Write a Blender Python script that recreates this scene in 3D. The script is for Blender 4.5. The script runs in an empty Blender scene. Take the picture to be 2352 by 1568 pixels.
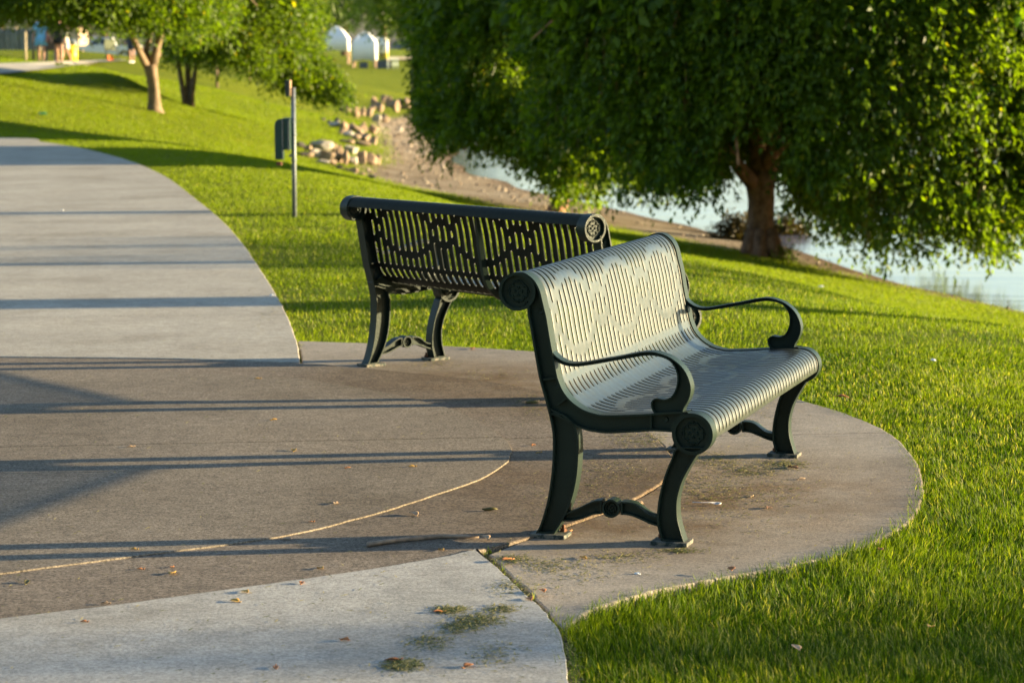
import bpy, bmesh, math, random
import numpy as np
from mathutils import Vector, Matrix, noise as mn
from mathutils.geometry import tessellate_polygon
from math import radians as R, sin, cos, pi, tau
rng = np.random.default_rng(7); random.seed(7)
scn = bpy.context.scene
COL = scn.collection
# ------------------------------------------------------------------ helpers
def tag(o, label=None, cat=None, group=None, kind=None):
    if label: o['label'] = label
    if cat: o['category'] = cat
    if group: o['group'] = group
    if kind: o['kind'] = kind
    return o
def empty(name, loc=(0,0,0), rz=0.0):
    o = bpy.data.objects.new(name, None); COL.objects.link(o)
    o.location = loc; o.rotation_euler = (0,0,rz); o.empty_display_size = .2
    return o
def link(name, me, m=None, parent=None, smooth=False):
    o = bpy.data.objects.new(name, me); COL.objects.link(o)
    if m is not None and not me.materials: me.materials.append(m)
    if parent is not None: o.parent = parent
    if smooth: me.shade_smooth()
    return o
def from_bm(name, bm, m, parent=None, smooth=False):
    me = bpy.data.meshes.new(name); bm.normal_update(); bm.to_mesh(me); bm.free()
    return link(name, me, m, parent, smooth)
def from_np(name, V, F, m, parent=None, smooth=False, attrs=None):
    """V (n,3), F (m,k) all faces with k corners"""
    V = np.asarray(V, np.float32); F = np.asarray(F, np.int32)
    me = bpy.data.meshes.new(name)
    me.vertices.add(len(V)); me.vertices.foreach_set('co', V.ravel())
    k = F.shape[1]
    me.loops.add(F.size); me.loops.foreach_set('vertex_index', F.ravel())
    me.polygons.add(len(F)); me.polygons.foreach_set('loop_start', np.arange(0, F.size, k, dtype=np.int32))
    if attrs:
        for an, arr in attrs.items():
            a = me.attributes.new(an, 'FLOAT', 'POINT'); a.data.foreach_set('value', np.asarray(arr, np.float32))
    me.update(calc_edges=True)
    return link(name, me, m, parent, smooth)
def bevel(o, w=.002, seg=2, ang=35):
    b = o.modifiers.new('bevel', 'BEVEL'); b.width = w; b.segments = seg; b.limit_method = 'ANGLE'; b.angle_limit = R(ang); b.harden_normals = False
    return o
def box(bm, x0, x1, y0, y1, z0, z1):
    vs = [bm.verts.new((x, y, z)) for z in (z0, z1) for x, y in ((x0,y0),(x1,y0),(x1,y1),(x0,y1))]
    for f in ((3,2,1,0),(4,5,6,7),(0,1,5,4),(1,2,6,5),(2,3,7,6),(3,0,4,7)): bm.faces.new([vs[i] for i in f])
def tube(bm, pts, rad, n=10, wob=0.0, cap=True):
    """tapered tube through points"""
    pts = [Vector(p) for p in pts]; rings = []
    for i, p in enumerate(pts):
        t = (pts[min(i+1, len(pts)-1)] - pts[max(i-1, 0)]).normalized()
        a = Vector((0,0,1)) if abs(t.z) < .9 else Vector((1,0,0))
        s = t.cross(a).normalized(); u = s.cross(t).normalized()
        r = rad[i] if hasattr(rad, '__len__') else rad
        ring = []
        for k in range(n):
            th = tau*k/n; rr = r*(1 + (wob*mn.noise(Vector((cos(th)*2.2, sin(th)*2.2, i*.45 + p.x))) if wob else 0))
            ring.append(bm.verts.new(p + s*cos(th)*rr + u*sin(th)*rr))
        rings.append(ring)
    for a, b in zip(rings, rings[1:]):
        for k in range(n): bm.faces.new((a[k], a[(k+1)%n], b[(k+1)%n], b[k]))
    if cap:
        bm.faces.new(rings[0][::-1]); bm.faces.new(rings[-1])
def catmull(P, step):
    P = np.asarray(P, float)
    if len(P) < 3: 
        n = max(2, int(np.linalg.norm(P[1]-P[0])/step)+1); t = np.linspace(0,1,n)[:,None]; return P[0]*(1-t)+P[1]*t
    Q = np.vstack([2*P[0]-P[1], P, 2*P[-1]-P[-2]]); out = []
    for i in range(1, len(Q)-2):
        p0,p1,p2,p3 = Q[i-1:i+3]; n = max(1, int(math.ceil(np.linalg.norm(p2-p1)/step)))
        for t in np.arange(n)/n:
            out.append(.5*((2*p1)+(-p0+p2)*t+(2*p0-5*p1+4*p2-p3)*t*t+(-p0+3*p1-3*p2+p3)*t**3))
    out.append(P[-1]); return np.array(out)
# ------------------------------------------------------------------ materials
def mat(name): 
    m = bpy.data.materials.new(name); m.use_nodes = True
    nt = m.node_tree; b = nt.nodes['Principled BSDF']; return m, nt, b
def N(nt, t, **kw):
    n = nt.nodes.new(t)
    for k, v in kw.items():
        if k in ('op',): n.operation = v
        elif k == 'ins':
            for a, c in v.items(): n.inputs[a].default_value = c
        else: setattr(n, k, v)
    return n
def ramp(nt, stops):
    r = nt.nodes.new('ShaderNodeValToRGB'); e = r.color_ramp.elements
    while len(e) < len(stops): e.new(.5)
    for i, (p, c) in enumerate(stops):
        e[i].position = p; e[i].color = c if len(c) == 4 else (*c, 1)
    return r
def noise(nt, scale, detail=4, rough=.55, coord=None, mapping=None):
    n = nt.nodes.new('ShaderNodeTexNoise'); n.inputs['Scale'].default_value = scale; n.inputs['Detail'].default_value = detail; n.inputs['Roughness'].default_value = rough
    tc = nt.nodes.new('ShaderNodeTexCoord')
    src = tc.outputs[coord or 'Object']
    if mapping:
        mp = nt.nodes.new('ShaderNodeMapping'); mp.inputs['Scale'].default_value = mapping; nt.links.new(src, mp.inputs[0]); src = mp.outputs[0]
    nt.links.new(src, n.inputs['Vector']); return n
def simple(name, c, rough=.6, var=.15, scale=8, metal=0, spec=.5, bump=0, bscale=60):
    m, nt, b = mat(name)
    n = noise(nt, scale)
    r = ramp(nt, [(.3, tuple(x*(1-var) for x in c)), (.7, tuple(min(1, x*(1+var)) for x in c))])
    nt.links.new(n.outputs['Fac'], r.inputs[0]); nt.links.new(r.outputs[0], b.inputs['Base Color'])
    b.inputs['Roughness'].default_value = rough; b.inputs['Metallic'].default_value = metal; b.inputs['Specular IOR Level'].default_value = spec
    if bump:
        n2 = noise(nt, bscale, 5); bp = N(nt, 'ShaderNodeBump', ins={'Strength': bump, 'Distance': .01})
        nt.links.new(n2.outputs['Fac'], bp.inputs['Height']); nt.links.new(bp.outputs[0], b.inputs['Normal'])
    return m
def concrete(name, c, c2, stain=None, agg=.35, stainpos=None):
    """broom finished concrete: speckled aggregate, blotches, fine bump; optional brown stains round given spots"""
    m, nt, b = mat(name); L = nt.links
    n1 = noise(nt, 1.3, 5, .6); n2 = noise(nt, 95, 4, .85); n3 = noise(nt, 14, 6, .65)
    r1 = ramp(nt, [(.34, c), (.66, c2)]); L.new(n1.outputs['Fac'], r1.inputs[0])
    r2 = ramp(nt, [(.38, (1-agg*1.25,)*3), (.5, (1,1,1)), (.62, (1+agg*1.2,)*3)]); L.new(n2.outputs['Fac'], r2.inputs[0])
    mx = N(nt, 'ShaderNodeMix', data_type='RGBA', blend_type='MULTIPLY', ins={0: 1.0}); L.new(r1.outputs[0], mx.inputs[6]); L.new(r2.outputs[0], mx.inputs[7])
    r3 = ramp(nt, [(.3, (.84,.84,.84)), (.7, (1.1,1.1,1.1))]); L.new(n3.outputs['Fac'], r3.inputs[0])
    mx2 = N(nt, 'ShaderNodeMix', data_type='RGBA', blend_type='MULTIPLY', ins={0: 1.0}); L.new(mx.outputs[2], mx2.inputs[6]); L.new(r3.outputs[0], mx2.inputs[7])
    col = mx2.outputs[2]
    if stainpos:
        tc = N(nt, 'ShaderNodeTexCoord'); tot = None
        for (sx, sy, sr) in stainpos:
            d = N(nt, 'ShaderNodeVectorMath', operation='DISTANCE'); L.new(tc.outputs['Object'], d.inputs[0]); d.inputs[1].default_value = (sx, sy, 0)
            mr = N(nt, 'ShaderNodeMapRange', ins={1: sr*.1, 2: sr, 3: 1.0, 4: 0.0}); L.new(d.outputs['Value'], mr.inputs[0])
            if tot is None: tot = mr.outputs[0]
            else:
                a = N(nt, 'ShaderNodeMath', op='MAXIMUM'); L.new(tot, a.inputs[0]); L.new(mr.outputs[0], a.inputs[1]); tot = a.outputs[0]
        ns = noise(nt, 3.2, 6, .7); a = N(nt, 'ShaderNodeMath', op='MULTIPLY'); L.new(tot, a.inputs[0])
        mr2 = N(nt, 'ShaderNodeMapRange', ins={1: .32, 2: .62, 3: .25, 4: 1.0}); L.new(ns.outputs['Fac'], mr2.inputs[0]); L.new(mr2.outputs[0], a.inputs[1])
        mx3 = N(nt, 'ShaderNodeMix', data_type='RGBA', blend_type='MULTIPLY'); L.new(a.outputs[0], mx3.inputs[0]); L.new(col, mx3.inputs[6]); mx3.inputs[7].default_value = (*stain, 1)
        col = mx3.outputs[2]
    L.new(col, b.inputs['Base Color']); b.inputs['Roughness'].default_value = .9; b.inputs['Specular IOR Level'].default_value = .25
    n5 = noise(nt, 55, 4, .75, mapping=(.35, 1.6, 1)); r5 = ramp(nt, [(.35, (1-agg*.55,)*3), (.65, (1+agg*.45,)*3)]); L.new(n5.outputs['Fac'], r5.inputs[0])
    mx5 = N(nt, 'ShaderNodeMix', data_type='RGBA', blend_type='MULTIPLY', ins={0: 1.0}); L.new(col, mx5.inputs[6]); L.new(r5.outputs[0], mx5.inputs[7])
    vo = N(nt, 'ShaderNodeTexVoronoi', ins={'Scale': 70}); tc5 = N(nt, 'ShaderNodeTexCoord'); L.new(tc5.outputs['Object'], vo.inputs['Vector'])
    rv = ramp(nt, [(.0, (.45,.42,.38)), (.09, (.55,.52,.48)), (.13, (1,1,1))]); L.new(vo.outputs['Distance'], rv.inputs[0])
    mx6 = N(nt, 'ShaderNodeMix', data_type='RGBA', blend_type='MULTIPLY', ins={0: .35+agg*.6}); L.new(mx5.outputs[2], mx6.inputs[6]); L.new(rv.outputs[0], mx6.inputs[7]); L.new(mx6.outputs[2], b.inputs['Base Color'])
    # hairline cracks and worn patches
    dn = noise(nt, 1.1, 5, .7); vm = N(nt, 'ShaderNodeVectorMath', operation='MULTIPLY_ADD'); L.new(dn.outputs['Color'], vm.inputs[0]); vm.inputs[1].default_value = (.9,.9,0); L.new(tc5.outputs['Object'], vm.inputs[2])
    vc = N(nt, 'ShaderNodeTexVoronoi', feature='DISTANCE_TO_EDGE', ins={'Scale': .33}); L.new(vm.outputs[0], vc.inputs['Vector'])
    rc = ramp(nt, [(.0, (.42,.38,.33)), (.0008, (.5,.46,.42)), (.0022, (1,1,1))]); L.new(vc.outputs['Distance'], rc.inputs[0])
    nb_ = noise(nt, .7, 6, .72); rb_ = ramp(nt, [(.36, (.80,.78,.75)), (.5, (1,1,1)), (.66, (1.10,1.09,1.07))]); L.new(nb_.outputs['Fac'], rb_.inputs[0])
    mx7 = N(nt, 'ShaderNodeMix', data_type='RGBA', blend_type='MULTIPLY', ins={0: .8}); mx7.inputs[0].default_value = .22; L.new(mx6.outputs[2], mx7.inputs[6]); L.new(rc.outputs[0], mx7.inputs[7])
    mx8 = N(nt, 'ShaderNodeMix', data_type='RGBA', blend_type='MULTIPLY', ins={0: 1.0}); L.new(mx7.outputs[2], mx8.inputs[6]); L.new(rb_.outputs[0], mx8.inputs[7]); L.new(mx8.outputs[2], b.inputs['Base Color'])
    add = N(nt, 'ShaderNodeMath', op='ADD'); L.new(n2.outputs['Fac'], add.inputs[0]); L.new(n5.outputs['Fac'], add.inputs[1])
    bp = N(nt, 'ShaderNodeBump', ins={'Strength': .55, 'Distance': .0022}); L.new(add.outputs[0], bp.inputs['Height']); L.new(bp.outputs[0], b.inputs['Normal'])
    return m
def leafmat(name, dark, light, yellow, trans=.45, gloss=.45, spec=.3):
    m, nt, b = mat(name); L = nt.links
    at = N(nt, 'ShaderNodeAttribute', attribute_name='rnd')
    r = ramp(nt, [(0, dark), (.6, light), (.93, light), (1, yellow)]); L.new(at.outputs['Fac'], r.inputs[0])
    L.new(r.outputs[0], b.inputs['Base Color']); b.inputs['Roughness'].default_value = gloss; b.inputs['Specular IOR Level'].default_value = spec
    tr = N(nt, 'ShaderNodeBsdfTranslucent')
    hs = N(nt, 'ShaderNodeMix', data_type='RGBA', blend_type='MULTIPLY', ins={0: 1.0}); L.new(r.outputs[0], hs.inputs[6]); hs.inputs[7].default_value = (1.9, 1.9, .35, 1)
    L.new(hs.outputs[2], tr.inputs['Color'])
    ms = N(nt, 'ShaderNodeMixShader', ins={0: trans}); L.new(b.outputs[0], ms.inputs[1]); L.new(tr.outputs[0], ms.inputs[2])
    L.new(ms.outputs[0], nt.nodes['Material Output'].inputs['Surface']); return m

M = {}
M['frame'] = simple('cast_iron_green', (.012,.023,.017), rough=.42, var=.25, scale=5, spec=.22, bump=.12, bscale=120)
def sheet_mat():
    m, nt, b = mat('sheet_lit_side'); L = nt.links  # sitting side of the sheet, with its sunlit look put into a lighter colour
    n = noise(nt, 3, 5, .6, mapping=(1,1,1)); r = ramp(nt, [(.3, (.016,.024,.021)), (.7, (.024,.033,.029))]); L.new(n.outputs['Fac'], r.inputs[0]); L.new(r.outputs[0], b.inputs['Base Color'])
    n2 = noise(nt, 25, 4); mr = N(nt, 'ShaderNodeMapRange', ins={1:.3,2:.7,3:.36,4:.5}); L.new(n2.outputs['Fac'], mr.inputs[0]); L.new(mr.outputs[0], b.inputs['Roughness'])
    b.inputs['Specular IOR Level'].default_value = .6; b.inputs['Coat Weight'].default_value = .4; b.inputs['Coat Roughness'].default_value = .25
    return m
M['sheet'] = sheet_mat()
M['sheet_shaded'] = simple('sheet_shaded_side', (.010,.013,.009), rough=.55, var=.2, spec=.1)  # same sheet, shade of its back painted in as a darker colour
M['rust'] = simple('rusty_steel', (.16,.065,.03), rough=.85, var=.5, scale=60)
M['zinc'] = simple('galvanised_steel', (.15,.17,.185), rough=.55, var=.25, scale=40, metal=.3)
def plate_mat():
    m, nt, b = mat('worn_foot_plate'); L = nt.links
    n = noise(nt, 45, 6, .7); r = ramp(nt, [(.45, (.015,.028,.024)), (.53, (.12,.115,.095)), (.68, (.2,.165,.12))]); L.new(n.outputs['Fac'], r.inputs[0]); L.new(r.outputs[0], b.inputs['Base Color']); b.inputs['Roughness'].default_value = .8
    return m
M['plate'] = plate_mat()
M['bark'] = simple('reddish_bark', (.30,.155,.09), rough=.95, var=.55, scale=9, bump=1.0, bscale=14)
M['bark_tan'] = simple('tan_bark', (.20,.14,.088), rough=.95, var=.35, scale=5, bump=1.0, bscale=10)
M['leaf_big'] = leafmat('elm_leaves', (.017,.052,.005), (.120,.185,.008), (.28,.26,.02), .53)
M['leaf_left'] = leafmat('willow_leaves', (.032,.070,.005), (.100,.155,.009), (.26,.23,.02), .52)
M['leaf_far'] = leafmat('far_leaves', (.025,.05,.015), (.045,.08,.02), (.08,.10,.02), .35)
M['leaf_bush'] = leafmat('bush_leaves', (.03,.025,.012), (.06,.045,.015), (.10,.07,.02), .3)
M['grass'] = leafmat('grass_blades', (.030,.072,.003), (.138,.188,.007), (.36,.34,.15), .42, .55, .14)
# ------------------------------------------------------------------ camera
HC, PITCH = 1.5499, .1175
cam = bpy.data.cameras.new('camera'); cam.lens = 85.0; cam.sensor_width = 36; cam.clip_end = 6000; cam.clip_start = .2
co = bpy.data.objects.new('camera', cam); COL.objects.link(co); co.location = (0,0,HC); co.rotation_euler = (pi/2-PITCH, 0, 0); scn.camera = co
cam.dof.use_dof = True; cam.dof.focus_distance = 8.5; cam.dof.aperture_fstop = 5.6; cam.dof.aperture_blades = 0
FD = 85.0/36*2352
def ray(px, py):
    X = (px-1176)/FD; Z = -(py-784)/FD
    return np.array([X, cos(PITCH)+Z*sin(PITCH), -sin(PITCH)+Z*cos(PITCH)])
def at(px, py, z=0.0):                       # point of a horizontal level seen at (px, py) of the 2352 px wide study print
    d = ray(px, py); t = (z-HC)/d[2]; return np.array([d[0]*t, d[1]*t, z])
def at_y(px, py, y):
    d = ray(px, py); t = y/d[1]; return np.array([d[0]*t, y, HC+d[2]*t])
# ------------------------------------------------------------------ light
SE, SA = R(7.4), R(7.0)
sdir = Vector((cos(SE)*cos(SA), cos(SE)*sin(SA), sin(SE)))
sun = bpy.data.lights.new('sun', 'SUN'); sun.energy = 5.0; sun.angle = R(.5); sun.color = (1.0, .79, .45)
so = bpy.data.objects.new('sun', sun); COL.objects.link(so); so.rotation_euler = sdir.to_track_quat('Z', 'Y').to_euler()
w = bpy.data.worlds.new('World'); scn.world = w; w.use_nodes = True
nt = w.node_tree; sky = nt.nodes.new('ShaderNodeTexSky'); sky.sky_type = 'NISHITA'; sky.sun_disc = False
sky.sun_elevation = SE; sky.sun_rotation = pi/2 - SA; sky.altitude = 1400; sky.air_density = 1.0; sky.dust_density = .8; sky.ozone_density = 1.0
nt.links.new(sky.outputs[0], nt.nodes['Background'].inputs[0]); nt.nodes['Background'].inputs[1].default_value = .088
scn.view_settings.view_transform = 'Standard'; scn.view_settings.look = 'None'; scn.view_settings.exposure = 2.22; scn.view_settings.gamma = 1
scn.cycles.max_bounces = 6; scn.cycles.transparent_max_bounces = 8; scn.cycles.caustics_reflective = False; scn.cycles.caustics_refractive = False
# ------------------------------------------------------------------ paving outlines (study print px -> ground)
def G(L, z=0.0): return np.array([at(x, y, z)[:2] for x, y in L])
walk_edge = [(-700,318),(0,318),(100,328),(200,345),(300,372),(380,408),(450,460),(510,510),(555,560),(590,610),(625,665),(655,720),(680,783),(690,834)]
ring_top = [(-700,812),(-300,818),(0,824),(350,828),(690,837),(796,845),(1000,864),(1120,879),(1230,898),(1340,925),(1430,960),(1495,997)]
ring_bot = [(1536,1040),(1549,1075),(1525,1107),(1440,1157),(1310,1207),(1200,1243),(1095,1269),(1000,1290),(800,1323),(500,1366),(200,1406),(0,1430),(-300,1470),(-700,1530)]
disc = [(-700,868),(-300,860),(0,858),(400,861),(645,871),(781,889),(890,908),(985,930),(1050,950),(1120,985),(1162,1017),(1175,1045),(1160,1072),(1100,1108),(1000,1143),(850,1190),(640,1240),(300,1286),(0,1325),(-300,1372),(-700,1435)]
joint_l = [(1089,1269),(1125,1298),(1158,1328),(1217,1383),(1262,1428),(1287,1469),(1303,1568),(1312,1750)]
joint_r = [(1110,1266),(1133,1281),(1178,1324),(1217,1357),(1258,1404),(1290,1440)]
joint_s = joint_r+[(1306,1480),(1318,1568),(1328,1750)]
pad_out = [(684,783),(760,785),(1000,793),(1220,806),(1360,817),(1520,835),(1680,866),(1840,918),(1940,948),(2040,992),(2098,1048),(2121,1110),(2106,1175),(2060,1216),(1960,1262),(1800,1300),(1640,1328),(1500,1356),(1400,1385),(1340,1410),(1300,1442)]
def CG(L, step=.06, z=0.0): return catmull(G(L, z), step)
P_ring = np.vstack([CG(ring_top)[:-1], CG([ring_top[-1]]+ring_bot)])
P_far = np.vstack([CG(walk_edge, .1), CG(ring_top[:5])[::-1]])
P_disc = CG(disc)
P_near = np.vstack([CG(ring_bot[6:])[::-1], CG(joint_l), G([(-900,1760)])])
P_pad = np.vstack([CG([(697,837),(684,783)], .1)[:-1], CG(pad_out), CG(joint_r)[::-1][:-1], CG([ring_top[4]]+ring_top[5:]+ring_bot[:6])[::-1][:-1]])
def inpoly(P, x, y):
    c = np.zeros(x.shape, bool); n = len(P); j = n-1
    for i in range(n):
        xi, yi = P[i]; xj, yj = P[j]
        if yi != yj:
            c ^= ((yi > y) != (yj > y)) & (x < (xj-xi)*(y-yi)/(yj-yi)+xi)
        j = i
    return c
def polydist(P, x, y, closed=True):
    d = np.full(x.shape, 1e9); n = len(P)
    for i in range(n if closed else n-1):
        a = P[i]; b = P[(i+1) % n]; ab = b-a; L2 = ab@ab
        if L2 < 1e-12: continue
        t = np.clip(((x-a[0])*ab[0]+(y-a[1])*ab[1])/L2, 0, 1)
        d = np.minimum(d, np.hypot(x-a[0]-t*ab[0], y-a[1]-t*ab[1]))
    return d
PAVED = [P_far, P_ring, P_near, P_pad]
def paved(x, y):
    c = np.zeros(x.shape, bool)
    for P in PAVED: c |= inpoly(P, x, y)
    return c
# ------------------------------------------------------------------ terrain from surveyed spot heights
WL = -2.0
GE = [(3300,985,-2.05),(2800,830,-2.02),(2352,720,-1.93),(2132,676,-1.9),(1992,643,-1.85),(1807,600,-1.78),(1700,577,-1.75),(1573,557,-1.7),(1397,524,-1.65),(1184,482,-1.58),(1137,473,-1.55),(919,431,-1.5),(806,399,-1.45),(869,366,-1.5),(856,313,-1.5),(866,282,-1.5),(897,274,-1.55),(940,262,-1.55),(983,256,-1.6),(1100,250,-1.6),(1400,240,-1.6)]
WE = [(3300,975),(2800,825),(2352,717),(2273,699),(2062,652),(1973,624),(1795,560),(1647,538),(1456,489),(1365,470),(1272,451),(1184,432),(1069,398),(1034,370),(985,330),(1010,290),(1060,262),(1200,252),(1400,244)]
ctl = []
for (px,py,z) in GE: ctl.append(at(px,py,z))
for (px,py) in WE: ctl.append(at(px,py,WL-.01))
for (px,py) in [(2352,640),(2250,600),(2000,520),(1700,470),(1500,440),(1300,380),(1150,330)]: ctl.append(at(px,py,WL-.6))
ctl += [np.array(p) for p in [(30,30,-2.4),(60,60,-3),(45,100,-3),(20,150,-3),(30,250,-3),(40,400,-4),(12,170,-2.6),(16,220,-2.8),(25,330,-3),(60,800,-4),(25,12,-1.6),(40,10,-2.2),(14,6,-.7),(14,0,-.7),(25,0,-1.6),(9,10,-.45),(60,180,-3.5),(150,300,-5),(120,60,-4),(120,20,-4),(300,100,-6)]]
for (px,py,z) in [(2352,785,-.28),(1650,720,-.07),(2352,1000,-.1),(2300,1300,-.03),(2352,1560,-.02),(1700,650,-.35),(2000,700,-.75),(1500,600,-.45),(1200,560,-.4),(950,500,-.5),(750,420,-.85),
                  (300,310,-.22),(500,345,-.58),(676,397,-1.05),(900,425,-1.38),(560,400,-.35),(676,494,-.02),(760,600,-.05),(400,380,0),(200,330,0),(0,300,0.02),(-300,300,.1),
                  (0,180,.93),(200,215,.5),(355,255,-.1),(432,243,-.1),(0,230,.5),(-200,170,1.1),(100,145,1.25),(0,152,1.15),(0,172,1.0),(300,140,1.4),(200,150,1.2),(400,150,1.1),(498,202,.25),(571,186,.4),(560,230,-.3),(650,250,-.7),(700,300,-1.1),(800,240,-1.1)]:
    ctl.append(at(px,py,z))
def aty(px, py, y): return at_y(px, py, y)
for (px,py,y) in [(820,158,250),(700,150,250),(900,215,170),(900,180,210),(930,150,260),(930,137,330),(500,140,200),(150,136,213),(0,136,213),(-400,136,213),(400,134,260),(1000,150,260),(1150,140,300),(1300,150,300),(700,200,140),(800,190,160)]:
    ctl.append(aty(px,py,y))
for (x,y,z) in [(-60,500,2),(-10,600,1.6),(-250,400,2),(0,900,2),(-30,60,.6),(-30,20,.1),(-60,100,1.2),(-30,-5,.1),(0,-10,0),(-150,60,1.5),(-150,200,2)]: ctl.append(np.array([x,y,z], float))
ctl = np.array(ctl)
def warp(x, y):
    yy = np.maximum(y, -9)+12; return x/(yy)*46, 26*np.log(yy)
cu, cv = warp(ctl[:,0], ctl[:,1])
def zraw(x, y):
    """local linear fit through the spot heights"""
    sh = x.shape; u, v = warp(x.ravel(), y.ravel()); out = np.empty(len(u))
    for k in range(0, len(u), 4000):
        du = cu[None]-u[k:k+4000,None]; dv = cv[None]-v[k:k+4000,None]
        wt = 1/(du**2+dv**2+.9)**1.9
        X = np.stack([np.ones_like(du), du, dv], -1); W_ = X*wt[...,None]
        Am = np.einsum('nki,nkj->nij', W_, X)+np.diag([1e-9, .004, .004]); bv = np.einsum('nki,k->ni', W_, ctl[:,2])
        out[k:k+4000] = np.linalg.solve(Am, bv[...,None])[:,0,0]
    return out.reshape(sh)
def coord(lim0, lim1, s0, g):
    out = [0.0]
    while out[-1] < lim1: out.append(out[-1]+max(s0, abs(out[-1])*g))
    neg = [0.0]
    while neg[-1] > lim0: neg.append(neg[-1]-max(s0, abs(neg[-1])*g))
    return np.array(neg[::-1][:-1]+out)
GX = coord(-900, 1500, .16, .035)
gy = [-12.0]
while gy[-1] < 1500: gy.append(gy[-1]+max(.17, gy[-1]*.017))
GY = np.array(gy)
XX, YY = np.meshgrid(GX, GY)
pd = np.full(XX.shape, 1e9); near = (np.abs(XX) < 60) & (YY < 80)
for P in PAVED: pd[near] = np.minimum(pd[near], polydist(P[::2], XX[near], YY[near]))
inp = np.zeros(XX.shape, bool); inp[near] = paved(XX[near], YY[near]); pd[inp] = 0
ZZ = zraw(XX, YY)
t = np.clip((pd-.3)/6, 0, 1); sm = t*t*(3-2*t)
ZZ = np.where(ZZ > 0, ZZ*np.minimum(sm, 1), ZZ*sm) - .029*(pd < 6)*(1-np.clip((pd-.1)/6,0,1))
def H(x, y):
    x = np.asarray(x, float); y = np.asarray(y, float)
    i = np.clip(np.searchsorted(GX, x)-1, 0, len(GX)-2); j = np.clip(np.searchsorted(GY, y)-1, 0, len(GY)-2)
    fx = (x-GX[i])/(GX[i+1]-GX[i]); fy = (y-GY[j])/(GY[j+1]-GY[j])
    return (ZZ[j,i]*(1-fx)+ZZ[j,i+1]*fx)*(1-fy)+(ZZ[j+1,i]*(1-fx)+ZZ[j+1,i+1]*fx)*fy
def hit(px, py, y0=4.0, y1=600.0):           # where the ray through (px, py) meets the terrain
    d = ray(px, py); ys = np.geomspace(y0, y1, 3000); t = ys/d[1]
    zz = HC+d[2]*t-H(d[0]*t, ys); k = np.argmax(zz < 0)
    if zz.min() > 0: k = np.argmin(zz)
    return np.array([d[0]*t[k], ys[k], H(d[0]*t[k], ys[k])])
# beach = sand between the grass edge and the water
gE = np.array([at(*g)[:2] for g in GE]); wE = np.array([at(px,py,WL)[:2] for px,py in WE])
P_beach = np.vstack([catmull(gE, 1.0), [[200,400],[400,200],[300,-20],[60,-20]]])
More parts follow.
